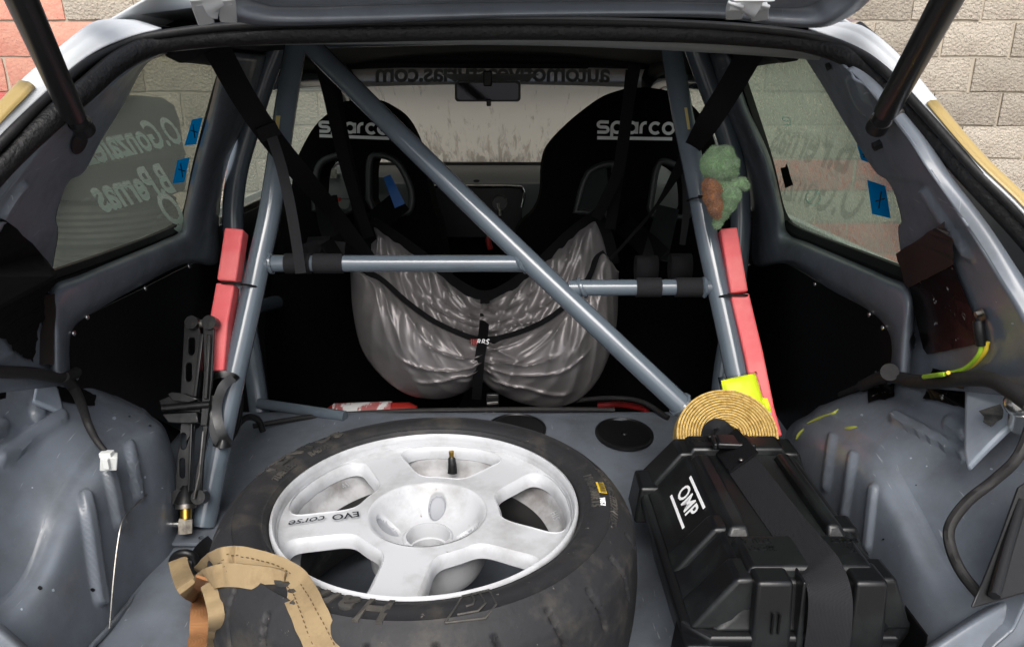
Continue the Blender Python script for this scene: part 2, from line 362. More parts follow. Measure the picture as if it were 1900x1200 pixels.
def loft(rows, m=8, mv=None, ribs=(), flip=False, wob=0):
    """smooth sheet through rows of points; ribs = pressed-in or raised capsules (u1,v1,u2,v2,half width px,height m)"""
    mv = mv or m
    R1 = [spline(r, mv) for r in rows]; G = []
    cols = [spline([r[j] for r in R1], m) for j in range(len(R1[0]))]
    G = [[cols[j][i] for j in range(len(cols))] for i in range(len(cols[0]))]
    if ribs or wob:
        n, k = len(G), len(G[0]); H = [[None]*k for _ in range(n)]
        for i in range(n):
            for j in range(k):
                p = G[i][j]; a = G[min(i+1, n-1)][j]-G[max(i-1, 0)][j]; b = G[i][min(j+1, k-1)]-G[i][max(j-1, 0)]
                nn = a.cross(b)
                if nn.length < 1e-12: H[i][j] = p; continue
                nn.normalize()
                if nn.dot(O-p) < 0: nn = -nn
                u, v = proj(p); h = 0
                for (u1, v1, u2, v2, w, ht) in ribs:
                    d = segd(u, v, u1, v1, u2, v2); 
                    if d < w*1.6: h += ht*(1-sstep(w*.62, w*1.22, d))
                if wob: h += wob*noise.noise(p*7)
                H[i][j] = p+nn*h
        G = H
    return MB().grid(G)
def face_cam(mb):
    s = 0
    for f in mb.f[::max(1, len(mb.f)//200)]:
        a, b, c = mb.v[f[0]], mb.v[f[1]], mb.v[f[2]]
        s += (b-a).cross(c-a).dot(O-a)
    if s < 0: mb.f = [f[::-1] for f in mb.f]
    return mb
def sheet(name, rows, m, parent, ms=8, mv=None, ribs=(), solid=.0025, wob=0, smooth=50, label=None):
    mb = face_cam(loft(rows, ms, mv, ribs, wob=wob)); BVHS.append(BVHTree.FromPolygons(mb.v, mb.f))
    return obj(name, mb, m, parent, smooth=smooth, solid=solid, label=label)
BVHS = []
def surf(u, v, off=0):
    """point on the bodywork seen through (u,v), lifted off it by off metres"""
    d = ray(u, v).normalized(); best = None
    for b in BVHS:
        h = b.ray_cast(O, d)
        if h[0] is not None and (best is None or h[3] < best[0]): best = (h[3], h[0], h[1])
    if best is None: return at(u, v, .95)
    n = best[2] if best[2].dot(d) < 0 else -best[2]
    return best[1]+n*off

# ================================================================== SETTING
g = MB().grid([[Vector((x, y, 0)) for y in np.linspace(-60, 60, 13)] for x in np.linspace(-60, 60, 13)])
face_cam(g); struct(obj('ground', g, 'ground', smooth=0))

# block wall in front of the parked car, every block its own piece
WALLY = 4.95; BW, BH = .43, .2065
wall = thing('block_wall', 'cream concrete block wall behind the car with its left end and lowest courses painted red', 'wall', (0, WALLY, 0))
obj('mortar_bed', MB().box((0, WALLY+.094, 1.3), (9.6, .16, 2.6)), 'mortar', wall, smooth=0)
blk = {}
def block_mesh(key, w):
    if (key, w) in blk: return blk[(key, w)]
    res = []
    for q in range(3):
        mb = MB(); n, k = 7, 4; G = []
        for i in range(n):
            row = []
            for j in range(k):
                x = (i/(n-1)-.5)*w; z = (j/(k-1)-.5)*(BH-.012); e = (i in (0, n-1)) or (j in (0, k-1))
                row.append(Vector((x+random.uniform(-.003, .003)*e, (.006 if e else 0)+random.uniform(-.003, .003), z+random.uniform(-.003, .003)*e)))
            G.append(row)
        mb.grid(G)
        bd = [G[i][0] for i in range(n)]+[G[n-1][j] for j in range(1, k)]+[G[i][k-1] for i in range(n-2, -1, -1)]+[G[0][j] for j in range(k-2, 0, -1)]
        mb.grid([[p, p+Vector((0, .06, 0))] for p in bd], closeu=True)
        me = bpy.data.meshes.new('concrete_block'); me.from_pydata(mb.v, [], mb.f)
        bm = bmesh.new(); bm.from_mesh(me); bmesh.ops.remove_doubles(bm, verts=bm.verts, dist=1e-5); bmesh.ops.recalc_face_normals(bm, faces=bm.faces); bm.to_mesh(me); bm.free()
        me.shade_smooth(); me.set_sharp_from_angle(angle=R(40)); me.materials.append(M[key]); res.append(me)
    blk[(key, w)] = res; return res
for r in range(11):
    z = .10+BH*r
    for k in range(-10, 11):
        x = (k+.5*(r % 2))*BW+.07
        if abs(x) > 4.3: continue
        if x < -2.72: key = 'blockred' if r < 6 else 'blockpink'
        elif z < .50 or (1.2 < x < 2.55 and .55 < z < .92): key = 'blockred'
        elif x < -2.3 and r < 4: key = 'blockpink'
        else: key = 'block'
        me = random.choice(block_mesh(key, BW-.014))
        o = bpy.data.objects.new('concrete_block', me); COL.objects.link(o); o.parent = wall
        o.location = (x+random.uniform(-.003, .003), random.uniform(-.006, .003), z+random.uniform(-.003, .003))

# worn tyres stacked outside the left window
def old_tyre(c, r, h, label, tilt=0):
    prof = [(r*.62, -h*.5), (r*.9, -h*.5), (r*.985, -h*.38)]+[(r*(1 if i % 2 else .972), -h*.3+h*.6*i/8) for i in range(9)]+[(r*.985, h*.38), (r*.9, h*.5), (r*.62, h*.5), (r*.58, h*.2), (r*.58, -h*.2), (r*.62, -h*.5)]
    o = obj('old_tyre', MB().lathe(prof, 48, c, Matrix.Rotation(tilt, 3, 'Y')), 'tyre')
    return tag(o, label, 'tyre', 'old tyres stacked beyond the left window')
old_tyre((-1.92, 3.6, .30), .30, .19, 'bottom tyre of the stack seen through the left quarter window')
old_tyre((-1.90, 3.6, .49), .30, .185, 'second tyre from the ground in the stack outside the left quarter window')
old_tyre((-1.93, 3.6, .68), .31, .19, 'third tyre up, under the tall dark drum outside the left quarter window')
pr = [(0, .775), (.22, .775), (.285, .80), (.30, .86), (.302, .95), (.308, .96), (.308, .98), (.302, .99), (.30, 1.12), (.285, 1.19), (.24, 1.225), (.15, 1.235), (0, 1.235)]
tag(obj('plastic_drum', MB().lathe(pr, 48, (-1.86, 3.6, 0)), mat('drum_grey', (.022, .021, .020), .7, col2=(.014, .013, .012), nscale=6)), 'tall dark rounded drum on top of the tyre stack outside the left quarter window', 'drum')

# ================================================================== CAR BODY
XC = -.045
car = thing('rally_car', 'grey stripped-out rally hatchback with its tailgate open, seen from behind', 'car', (XC, 2.2, 0))
# --- D pillars
def dp(rows, s):
    out = []
    for r in rows:
        out.append([at(u, v, k) if k is not None else side(u, v, s) for (u, v, k) in r])
    return out
N_ = None
FL_L = ([(290, 95, 1.14), (232, 122, 1.085), (165, 175, 1.01), (100, 225, .955), (50, 272, .925), (0, 321, .90), (-60, 385, .87), (-120, 470, .83), (-220, 640, .78), (-260, 750, .75)],
        [(300, 97, 1.145), (248, 125, 1.09), (180, 180, 1.012), (112, 236, .957), (58, 302, .927), (8, 362, .90), (-40, 430, .87), (-90, 520, .83), (-150, 650, .78), (-180, 750, .76)])
FL_R = ([(1600, 125, 1.065), (1645, 162, 1.025), (1717, 252, .955), (1772, 335, .915), (1838, 423, .88), (1900, 516, .845), (1960, 600, .81), (2050, 745, .765)],
        [(1572, 128, 1.065), (1606, 160, 1.025), (1680, 250, .955), (1728, 324, .915), (1805, 434, .88), (1860, 522, .845), (1905, 600, .81), (1965, 745, .765)])
PN_L = [((300, 97, 1.145), (310, 99)), ((248, 125, 1.09), (268, 122)), ((180, 180, 1.012), (228, 196)), ((112, 236, .957), (190, 258)), ((62, 296, .929), (156, 318)), ((34, 330, .914), (131, 333)), ((8, 362, .90), (119, 354)), ((-20, 400, .884), (104, 402)), ((-40, 430, .87), (108, 435)), ((-90, 520, .83), (98, 522)), ((-150, 650, .78), (120, 605)), ((-180, 750, .76), (142, 712))]
PN_R = [((1555, 110, 1.10), (1491, 104)), ((1572, 128, 1.065), (1511, 137)), ((1606, 160, 1.025), (1533, 172)), ((1680, 250, .955), (1582, 252)), ((1728, 324, .915), (1622, 317)), ((1748, 352, .906), (1646, 336)), ((1768, 380, .898), (1661, 366)), ((1792, 415, .885), (1672, 410)), ((1805, 434, .88), (1666, 430)), ((1860, 522, .845), (1678, 530)), ((1905, 600, .81), (1670, 606)), ((1965, 745, .765), (1652, 712))]
def lp3(a, b, f): return a+(b-a)*f
for s, FLG, PNL, rb in ((-1, FL_L, PN_L, [(44, 342, -20, 435, 6, .007), (60, 610, 5, 660, 10, .004)]), (1, FL_R, PN_R, [(1716, 352, 1800, 474, 6, .007), (1690, 590, 1695, 625, 10, -.005), (1585, 150, 1600, 190, 12, .004)])):
    rows = [[at(*a), lp3(at(*a), at(*b), .5)+Vector((0, -.004, .003)), at(*b)] for a, b in zip(*FLG)]
    sheet('pillar_flange', rows, 'paint', car, 6, 6, solid=.004, wob=.0015)
    rows = []
    for c, w in PNL:
        A, B = at(*c), side(*w, s); rows.append([A, lp3(A, B, .33), lp3(A, B, .66), B])
    sheet('rear_pillar', rows, 'paint', car, 9, 14, ribs=rb, wob=.0022, solid=.003)
# --- C pillars and sills round the quarter windows
def fr(rows, s):
    out = []
    for (a, b, c) in rows:
        out.append([side(*a, s, -.004), side(a[0]*.7+b[0]*.3, a[1]*.7+b[1]*.3, s, .022), side(*b, s, .034), side(b[0]*.35+c[0]*.65, b[1]*.35+c[1]*.65, s, .026), side(*c, s, .004)])
    return out
L_F = [((412, 96), (455, 100), (500, 103)), ((392, 190), (430, 195), (470, 195)), ((362, 300), (390, 300), (424, 300)), ((343, 385), (372, 392), (407, 400)), ((334, 428), (362, 455), (404, 487)), ((300, 447), (318, 478), (345, 489)),
       ((220, 480), (236, 508), (262, 530)), ((150, 509), (164, 545), (190, 570)), ((96, 532), (112, 580), (140, 604)), ((88, 590), (108, 625), (129, 645)), ((90, 690), (108, 695), (132, 712))]
R_F = [((1358, 98), (1335, 100), (1308, 103)), ((1386, 195), (1362, 198), (1338, 203)), ((1428, 290), (1402, 290), (1374, 290)), ((1452, 385), (1425, 395), (1396, 400)), ((1462, 432), (1440, 462), (1398, 490)), ((1505, 452), (1490, 482), (1462, 490)),
       ((1580, 484), (1565, 512), (1545, 540)), ((1645, 512), (1633, 548), (1606, 572)), ((1690, 535), (1672, 580), (1643, 606)), ((1697, 595), (1675, 630), (1655, 650)), ((1690, 700), (1670, 700), (1645, 714))]
sheet('window_surround', fr(L_F, -1), 'paint', car, 7, 6, solid=.003)
sheet('window_surround', fr(R_F, 1), 'paint', car, 7, 6, solid=.003)
# --- quarter windows
def sidepoly(P, s, off): return [side(u, v, s, off) for u, v in P]
LW = [(255, 90), (430, 88), (405, 190), (368, 330), (350, 440), (200, 505), (80, 545), (70, 480), (85, 370), (150, 255)]
RW = [(1352, 88), (1520, 88), (1590, 210), (1660, 330), (1705, 440), (1710, 545), (1600, 505), (1448, 440), (1425, 320), (1390, 190)]
wins = {}
for s, P, mm, nm in ((-1, LW, 'fog_l', 'left'), (1, RW, 'fog_r', 'right')):
    obj('added_trim_gap_backing', MB().plate(sidepoly([(60, 560), (200, 520), (320, 470), (420, 440), (440, 900), (60, 900)] if s < 0 else [(1740, 560), (1600, 520), (1480, 470), (1385, 440), (1370, 900), (1740, 900)], s, -.03), .003, (-s, 0, 0)), 'cabin', car, smooth=0)  # added dark backing that blocks daylight showing round the trim plate
    obj('cant_rail', MB().plate(sidepoly([(225, 50), (445, 50), (433, 97), (277, 101)] if s < 0 else [(1335, 50), (1560, 50), (1502, 106), (1368, 104)], s, -.004), .02, (-s, 0, 0)), 'cabin', car, smooth=0)
    w = obj('quarter_window', MB().plate(sidepoly(P, s, -.034), .003, (-s, 0, .2)), mm, car, smooth=0)
    wins[s] = w
def gasket(P, s, parent, w=.022):
    pts = [side(u, v, s, -.012) for u, v in P]
    mb = MB().sweep(spline(pts, 8), [(-w, -.010), (-w, .004), (-w*.4, .010), (w*.3, .004), (w*.5, .010), (w, .006), (w, -.010)], nrm=(-s, 0, .1))
    return obj('window_gasket', mb, 'rubber', parent)
gasket([(438, 88), (405, 190), (372, 310), (352, 400), (335, 431), (290, 455), (200, 492), (70, 540)], -1, wins[-1])
gasket([(1352, 88), (1385, 190), (1424, 310), (1447, 400), (1464, 431), (1510, 455), (1600, 492), (1715, 540)], 1, wins[1])
# lettering on the glass, read from outside
def winmap(u0, v0, u1, v1, s, off, width):
    """text frame on the pane: from pixel (u0,v0) to (u1,v1) along the line of writing"""
    a, b = side(u0, v0, s, off), side(u1, v1, s, off); ex = (b-a).normalized(); L = (b-a).length; mid = (a+b)/2
    n = Vector((-s, 0, .38)).normalized(); up = n.cross(ex).normalized()
    if up.z < 0: up = -up
    sc = L/width
    return lambda x, y, z: mid+ex*(x*sc)+up*(y*sc)
def winsign(txt, uv0, uv1, s, m, parent, bold=.02, shear=.22):
    c = bpy.data.curves.new("t", 'FONT'); c.body = txt; c.size = 1; o = bpy.data.objects.new("t", c); me = bpy.data.meshes.new_from_object(o)
    w = max(v.co.x for v in me.vertices); bpy.data.objects.remove(o); bpy.data.curves.remove(c); bpy.data.meshes.remove(me)
    mb = MB().text(txt, 1, winmap(*uv0, *uv1, s, -.030, w), bold=bold, shear=shear)
    return obj('window_lettering', mb, m, parent, smooth=0)
winsign('O.Gonzalez', (333, 243), (150, 280), -1, 'glassprint', wins[-1], .025)
winsign('B.Pernas', (316, 332), (178, 366), -1, 'glassprint', wins[-1], .03)
winsign('Q', (336, 384), (306, 396), -1, 'glassprint', wins[-1], .02)
winsign('B.Pernas', (1590, 285), (1440, 250), 1, 'faintprint', wins[1], .02)
winsign('O.Gonzalez', (1608, 376), (1420, 330), 1, 'faintprint', wins[1], .01)
mb = MB()
for (u0, v0, u1, v1) in ((1452, 217, 1464, 219), (1454, 224, 1463, 226), (1455, 232, 1466, 231), (1465, 218, 1467, 232), (1452, 217, 1452, 222)):
    mb.tube([side(u0, v0, 1, -.030), side(u1, v1, 1, -.030)], .0011, 6)
for ph in (0, 1.9):
    mb.tube([side(1509+14*math.cos(a+ph)*(1-.3*ph/2), 366+14*math.sin(a)*(1-.2*ph), 1, -.030) for a in np.linspace(0, 5.6, 24)], .0010, 6)
obj('finger_writing', mb, 'glassprint', wins[1], label='finger-drawn scribbles in the condensation')
# --- black trim plates with bright screws
LP = [(132, 612), (142, 598), (158, 588), (200, 567), (270, 533), (330, 502), (358, 489), (385, 483), (408, 489), (420, 510), (424, 600), (424, 780), (340, 800), (290, 775), (220, 745), (165, 735), (140, 715), (128, 680), (127, 635)]
RP = [(1651, 622), (1645, 604), (1634, 592), (1610, 574), (1545, 540), (1480, 500), (1448, 484), (1420, 479), (1398, 487), (1384, 505), (1380, 600), (1380, 790), (1460, 815), (1510, 775), (1560, 745), (1620, 725), (1645, 708), (1655, 680), (1656, 645)]
for s, P, SC in ((-1, LP, [(351, 494), (408, 503), (270, 535), (162, 588), (137, 618), (142, 700)]), (1, RP, [(1389, 491), (1437, 488), (1512, 527), (1613, 583), (1638, 608), (1632, 696)])):
    pan = obj('black_trim_plate', MB().plate(sidepoly(P, s, .0035), .003, (-s, 0, 0)), 'panel', car, smooth=0)
    for (u, v) in SC:
        obj('screw', MB().ball(side(u, v, s, .0045), .0052, 8, (.6, 1, 1)), 'chrome', pan)
# --- wheel arches
def xr(rows):
    out = []
    for r in rows:
        lp = lambda a, b, f: tuple(a[k]+(b[k]-a[k])*f for k in range(3))
        q = r[:3]+[lp(r[2], r[3], .72), r[3], lp(r[3], r[4], .16)]+r[4:]
        out.append([atx(*p) for p in q])
    return out
LA = [[(312, 985, -.70), (310, 880, -.70), (285, 795, -.70), (240, 750, -.72), (205, 735, -.74), (170, 722, -.76)],
      [(331, 1006, -.580), (326, 890, -.580), (306, 805, -.592), (270, 768, -.63), (215, 738, -.68), (165, 714, -.705)],
      [(265, 1090, -.58), (250, 980, -.583), (222, 868, -.592), (178, 822, -.625), (130, 762, -.68), (100, 706, -.715)],
      [(205, 1162, -.58), (185, 1060, -.588), (150, 965, -.60), (100, 932, -.635), (50, 800, -.70), (20, 700, -.735)],
      [(150, 1228, -.58), (110, 1160, -.59), (75, 1100, -.605), (40, 1075, -.64), (-40, 860, -.70), (-70, 705, -.75)],
      [(60, 1330, -.58), (20, 1270, -.6), (-20, 1200, -.62), (-60, 1160, -.65), (-160, 900, -.71), (-180, 720, -.76)]]
RA = [[(1462, 990, .60), (1440, 900, .60), (1462, 800, .60), (1520, 752, .62), (1575, 735, .64), (1620, 722, .66)],
      [(1472, 1010, .500), (1450, 900, .500), (1470, 806, .510), (1525, 763, .54), (1580, 738, .58), (1635, 714, .612)],
      [(1545, 1090, .49), (1560, 980, .495), (1590, 880, .505), (1628, 826, .535), (1680, 765, .58), (1722, 710, .628)],
      [(1610, 1165, .49), (1630, 1060, .50), (1660, 965, .51), (1700, 934, .545), (1770, 825, .60), (1812, 710, .645)],
      [(1680, 1240, .49), (1705, 1160, .50), (1732, 1100, .515), (1772, 1065, .545), (1850, 875, .61), (1905, 728, .66)],
      [(1780, 1350, .49), (1805, 1270, .51), (1835, 1210, .53), (1880, 1165, .56), (1990, 920, .62), (2010, 742, .67)]]
sheet('wheel_arch', xr(LA), 'paint', car, 34, 16, solid=.003, wob=.003,
      ribs=[(158, 920, 186, 1112, 11, .010), (201, 872, 221, 972, 10, .009), (240, 826, 256, 920, 8, .008), (110, 775, 10, 845, 15, .009), (75, 748, 70, 765, 14, .008), (2, 790, -10, 800, 14, .008)])
sheet('wheel_arch', xr(RA), 'paint', car, 34, 16, solid=.003, wob=.003,
      ribs=[(1622, 905, 1610, 1015, 7, .006), (1584, 845, 1567, 955, 7, .006), (1545, 810, 1532, 905, 6, .006), (1665, 775, 1785, 838, 12, .009), (1765, 785, 1780, 795, 16, .008)])
# chips, scuffs and blanked holes in the paint
rc = random.Random(21); mb = MB(); md = MB()
def chipset(mb, pts, k, lift):
    for (u, v, r) in pts:
        n = rc.randint(5, 7); mb.plate([surf(u+r*rc.uniform(.6, 1.2)*math.cos(6.283*i/n), v+r*rc.uniform(.5, 1.0)*math.sin(6.283*i/n), lift) for i in range(n)], .0006, O-surf(u, v))
chipset(mb, [(212, 776, 4), (268, 885, 3), (262, 912, 3), (60, 905, 2), (300, 905, 2), (98, 1095, 4), (40, 1130, 3), (1600, 770, 3), (1690, 850, 2.5), (1720, 865, 2), (1840, 870, 3), (1660, 700, 2.5), (1700, 640, 2), (1815, 690, 2), (1655, 690, 2), (1880, 600, 3), (1850, 560, 2)], 0, .0008)
chipset(md, [(278, 790, 3), (240, 773, 2.5), (172, 1093, 5), (75, 1090, 5), (1625, 690, 3), (1760, 560, 3), (1700, 900, 2), (1640, 1000, 2.5), (1832, 830, 2)], 0, .0008)
mb = obj('paint_chips', mb, 'primer_sheen', car, smooth=0); mb['kind'] = 'stuff'; md = obj('paint_scuffs', md, 'panel', car, smooth=0); md['kind'] = 'stuff'
for P in ([(1498, 786), (1520, 776), (1545, 768), (1556, 760)], [(1568, 795), (1580, 794), (1591, 792)], [(1478, 815), (1484, 805), (1492, 796)]):
    obj('overspray_streak', MB().ribbon([surf(u, v, .0012) for u, v in P], .0045, th=.0006, nrm=None, taper=lambda f: .3+.7*math.sin(math.pi*f)), mat('old_green_paint', (.30, .33, .05), .5), car)
# folded brackets on the arches, sky reflection painted in as a paler colour
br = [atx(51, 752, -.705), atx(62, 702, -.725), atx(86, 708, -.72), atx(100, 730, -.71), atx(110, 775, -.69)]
obj('arch_bracket', MB().plate([p+Vector((.012, -.004, .010)) for p in br], .012, (.5, -.3, .8)), 'primer_sheen', car, smooth=30, bevel=.004)
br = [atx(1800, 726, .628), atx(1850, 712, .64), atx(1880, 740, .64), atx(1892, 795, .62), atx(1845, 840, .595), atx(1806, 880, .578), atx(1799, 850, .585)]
b2 = obj('arch_bracket', MB().plate([p+Vector((-.012, -.004, .012)) for p in br], .014, (-.5, -.3, .8)), 'primer_sheen', car, smooth=30, bevel=.004)
sc = [(1816, 762), (1830, 757), (1856, 749), (1868, 772), (1850, 780), (1838, 790), (1824, 782), (1826, 772)]
PB = Plane(br[2]+Vector((-.0135, -.005, .0145)), (-.5, -.3, .8))
obj('scraped_patch', MB().plate([PB.at(u, v) for u, v in sc], .001, (-.5, -.3, .8)), mat('bare_scrape', (.10, .095, .09), .6, col2=(.03, .03, .03), nscale=40, stretch=(1, 1, 4)), b2, smooth=0)
# --- boot floor
FZ = .552
def fp(x, y):
    z = FZ+.0
    if y > 1.28: z += (y-1.28)*.06
    d = math.hypot(x-(-.117), y-.905)
    z -= .012*(1-sstep(.335, .375, d))
    if y > 1.60: z -= (y-1.60)*.55
    return Vector((x, y, z))
mb = MB(); xs = np.linspace(-.78, .70, 90); ys = list(np.linspace(.50, 1.60, 75))+[1.605, 1.612, 1.622]
G = []
for x in xs:
    row = []
    for y in ys:
        p = fp(x, y); u, v = proj(p); h = 0
        for (u1, v1, u2, v2, w, ht) in ((285, 1160, 240, 1240, 22, -.006), (620, 800, 600, 830, 30, .004), (1052, 790, 1060, 845, 12, .006)):
            d = segd(u, v, u1, v1, u2, v2); h += ht*(1-sstep(w*.5, w*1.3, d))
        row.append(p+Vector((0, 0, h)))
    G.append(row)
floor = obj('boot_floor', face_cam(mb.grid(G)), 'paint', car, solid=.004)
for (u, v, rx, ry) in ((1158, 808, .063, .078), (958, 800, .066, .075)):
    c = at(u, v, 1.47); c = fp(atz(u, v, FZ+.010).x, atz(u, v, FZ+.010).y)+Vector((0, 0, .002))
    ringp = [(1.0, -.002), (1.0, .003), (.93, .005), (.90, .002), (.5, .001), (.12, .001), (.10, .004), (0, .004)]
    mb = MB().lathe(ringp, 40); mb.v = [Vector((p.x*rx, p.y*ry, p.z))+c for p in mb.v]
    obj('floor_plug', mb, 'black', floor)
obj('seam_bead', MB().tube([p+Vector((.004*noise.noise(p*60), 0, .003)) for p in spline([atx(333, 1006, -.578), atx(265, 1092, -.577), atx(205, 1164, -.577), atx(150, 1230, -.577)], 14)], .0045, 8), 'paint', car)
obj('floor_bolt', MB().tube([atz(403, 952, .56), atz(403, 952, .56)+Vector((0, 0, .012))], .006, 6), 'chrome', floor)
obj('floor_bolt', MB().tube([atz(376, 1006, .56), atz(376, 1006, .56)+Vector((0, 0, .010))], .006, 6), 'chrome', floor)
# --- roof, header, shell round the cabin (blocks the light as the real one does)
def roofz(x, y, inner=True): return 1.392-.25*((x-XC)/.75)**2*.3-max(0, y-1.9)**2*.03-(0 if inner else -.03)
G = [[Vector((x, y, roofz(x, y))) for y in np.linspace(1.2, 2.68, 12)] for x in np.linspace(XC-.56, XC+.56, 16)]
roof = obj('roof', face_cam(MB().grid(G)), 'cabin', car, solid=0)
G = [[p+Vector((0, 0, .035)) for p in r] for r in G]
obj('roof_skin', MB().grid(G), 'white', roof)
hd = [[at(u, v, 1.165) for u, v in ((300, 79), (500, 68), (950, 64), (1200, 66), (1400, 74), (1550, 94))],
      [at(u, v, 1.18) for u, v in ((308, 92), (500, 80), (950, 80), (1200, 87), (1400, 97), (1536, 108))],
      [at(u, v, 1.205) for u, v in ((310, 97), (500, 84), (950, 84), (1200, 92), (1400, 103), (1532, 113))],
      [at(u, v, 1.26) for u, v in ((330, 88), (500, 76), (950, 72), (1200, 78), (1390, 86), (1520, 100))]]
sheet('roof_header', hd, mat('header_paint', (.17, .18, .18), .45), car, 4, 8, solid=.003)
# roof rails above the side windows, B pillars, doors
for s in (-1, 1):
    X = XC+s*.50
    mb = MB().tube(spline([(XC+s*.50, 1.32, 1.362), (XC+s*.525, 1.5, 1.362), (XC+s*.53, 2.1, 1.345), (XC+s*.52, 2.62, 1.315), (XC+s*.64, 3.2, .96)], 6), .034, 10)
    obj('roof_rail', mb, 'cabin', car)
    bx = MB()
    for (y0, y1, z0, z1, x0, x1) in ((1.75, 3.3, .25, .975, .665, .665),):
        P = [(XC+s*x0, y0, z0), (XC+s*x0, y1, z0), (XC+s*x1, y1, z1), (XC+s*x1, y0, z1)]
        Q = [(x+s*.07, y, z) for x, y, z in P]
        bx.hexa([Vector(p) for p in P], [Vector(p) for p in Q])
    door = obj('door', bx, 'cabin', car, smooth=0, fixn=True)
    obj('door_glass', MB().plate([Vector((XC+s*.655, 1.76, .97)), Vector((XC+s*.655, 3.02, .97)), Vector((XC+s*.52, 2.55, 1.30)), Vector((XC+s*.515, 1.78, 1.32))], .003, (-s, 0, .3)), 'doorglass', door, smooth=0)
    obj('door_sill_trim', MB().box((XC+s*.648, 2.4, .985), (.014, 1.25, .016)), 'steel', door, smooth=0)
    # outer skin of the rear quarter: white over a gold stripe
    q = []
    if s < 0:
        e = [(300, 56, 1.13), (230, 74, 1.09), (160, 108, 1.03), (80, 178, .97), (0, 254, .90), (-80, 350, .85), (-180, 520, .79), (-220, 760, .73)]
        w = [(255, 42), (190, 43), (139, 78), (54, 152), (-14, 226), (-100, 330), (-200, 510), (-240, 760)]
    else:
        e = [(1500, 56, 1.13), (1580, 85, 1.09), (1640, 126, 1.03), (1712, 200, .97), (1800, 302, .90), (1900, 400, .85), (1990, 520, .80), (2080, 760, .73)]
        w = [(1530, 46), (1590, 52), (1655, 104), (1724, 187), (1812, 290), (1912, 388), (2000, 510), (2100, 760)]
    def mid(a, b, f, y): return at(a[0]+(b[0]-a[0])*f, a[1]+(b[1]-a[1])*f, y)
    rows = [[mid(a, b, 0, a[2]), mid(a, b, .65, a[2]+.004), mid(a, b, 1.0, a[2]+.03), mid(a, b, 1.0, a[2]+.03)+Vector((s*.02, .25, .0))] for a, b in zip(e, w)]
    skin = sheet('rear_quarter_skin', rows, 'white', car, 5, 6, solid=.003)
    st = [[mid(a, b, .55, a[2]-.004), mid(a, b, .9, a[2]+.0), mid(a, b, 1.12, a[2]+.03), mid(a, b, 1.12, a[2]+.03)+Vector((s*.02, .25, 0))] for a, b in zip(e[3:], w[3:])]
    sheet('gold_stripe', st, 'gold', skin, 4, 6, solid=.0015)
    # lower quarter skin outside the arch and pillar
    P = [Vector((XC+s*.80, .62, .25)), Vector((XC+s*.80, 4.3, .25)), Vector((XC+s*.80, 4.3, .80)), Vector((XC+s*.755, 3.3, .96)), Vector((XC+s*.755, 1.0, .985)), Vector((XC+s*.77, .70, .80))]
    obj('body_side', MB().plate(P, .02, (s, 0, 0)), 'white', car, smooth=0)
# roof edge outside, above the quarter windows
    mb = MB().grid([[Vector((XC+s*(.44+.06*k), y, 1.425-.03*k)) for k in range(3)] for y in (1.16, 1.4, 1.8, 2.3, 2.6)])
    obj('roof_edge_skin', mb, 'white', car, solid=.004)
obj('side_trim_rubber', MB().tube([at(1592, 50, 1.16), at(1640, 92, 1.10), at(1690, 148, 1.04), at(1712, 178, 1.01)], .008, 8), 'rubber', car)
obj('cabin_floor', MB().box((XC, 2.35, .26), (1.42, 1.55, .03)), 'cabin', car, smooth=0)
obj('underbody', MB().box((XC, 1.1, .40), (1.55, 1.15, .10)), 'cabin', car, smooth=0)
obj('rear_bulkhead', MB().box((XC, 1.615, .40), (1.42, .02, .28)), 'cabin', car, smooth=0)
obj('firewall', MB().box((XC, 3.14, .60), (1.40, .04, .66)), 'cabin', car, smooth=0)
hood = [[Vector((XC-.74, 3.25, .93)), Vector((XC-.3, 3.22, .965)), Vector((XC+.3, 3.22, .965)), Vector((XC+.74, 3.25, .93))],
        [Vector((XC-.74, 3.8, .86)), Vector((XC-.3, 3.8, .90)), Vector((XC+.3, 3.8, .90)), Vector((XC+.74, 3.8, .86))],
        [Vector((XC-.70, 4.4, .68)), Vector((XC-.3, 4.5, .72)), Vector((XC+.3, 4.5, .72)), Vector((XC+.70, 4.4, .68))]]
sheet('bonnet', hood, 'white', car, 6, 6, solid=.004)
obj('front_body', MB().box((XC, 3.85, .46), (1.5, 1.2, .44)), 'white', car, smooth=30, bevel=.06)
for s in (-1, 1):
    for y in (1.15, 3.75):
        prf = [(.14, -.07), (.24, -.085), (.285, -.06), (.29, 0), (.285, .06), (.24, .085), (.14, .07), (.05, .03), (0, .03)]
        obj('road_wheel', MB().lathe(prf, 32, (XC+s*.70, y, .29), Matrix.Rotation(math.pi/2*s, 3, 'Y')), 'tyre', car)
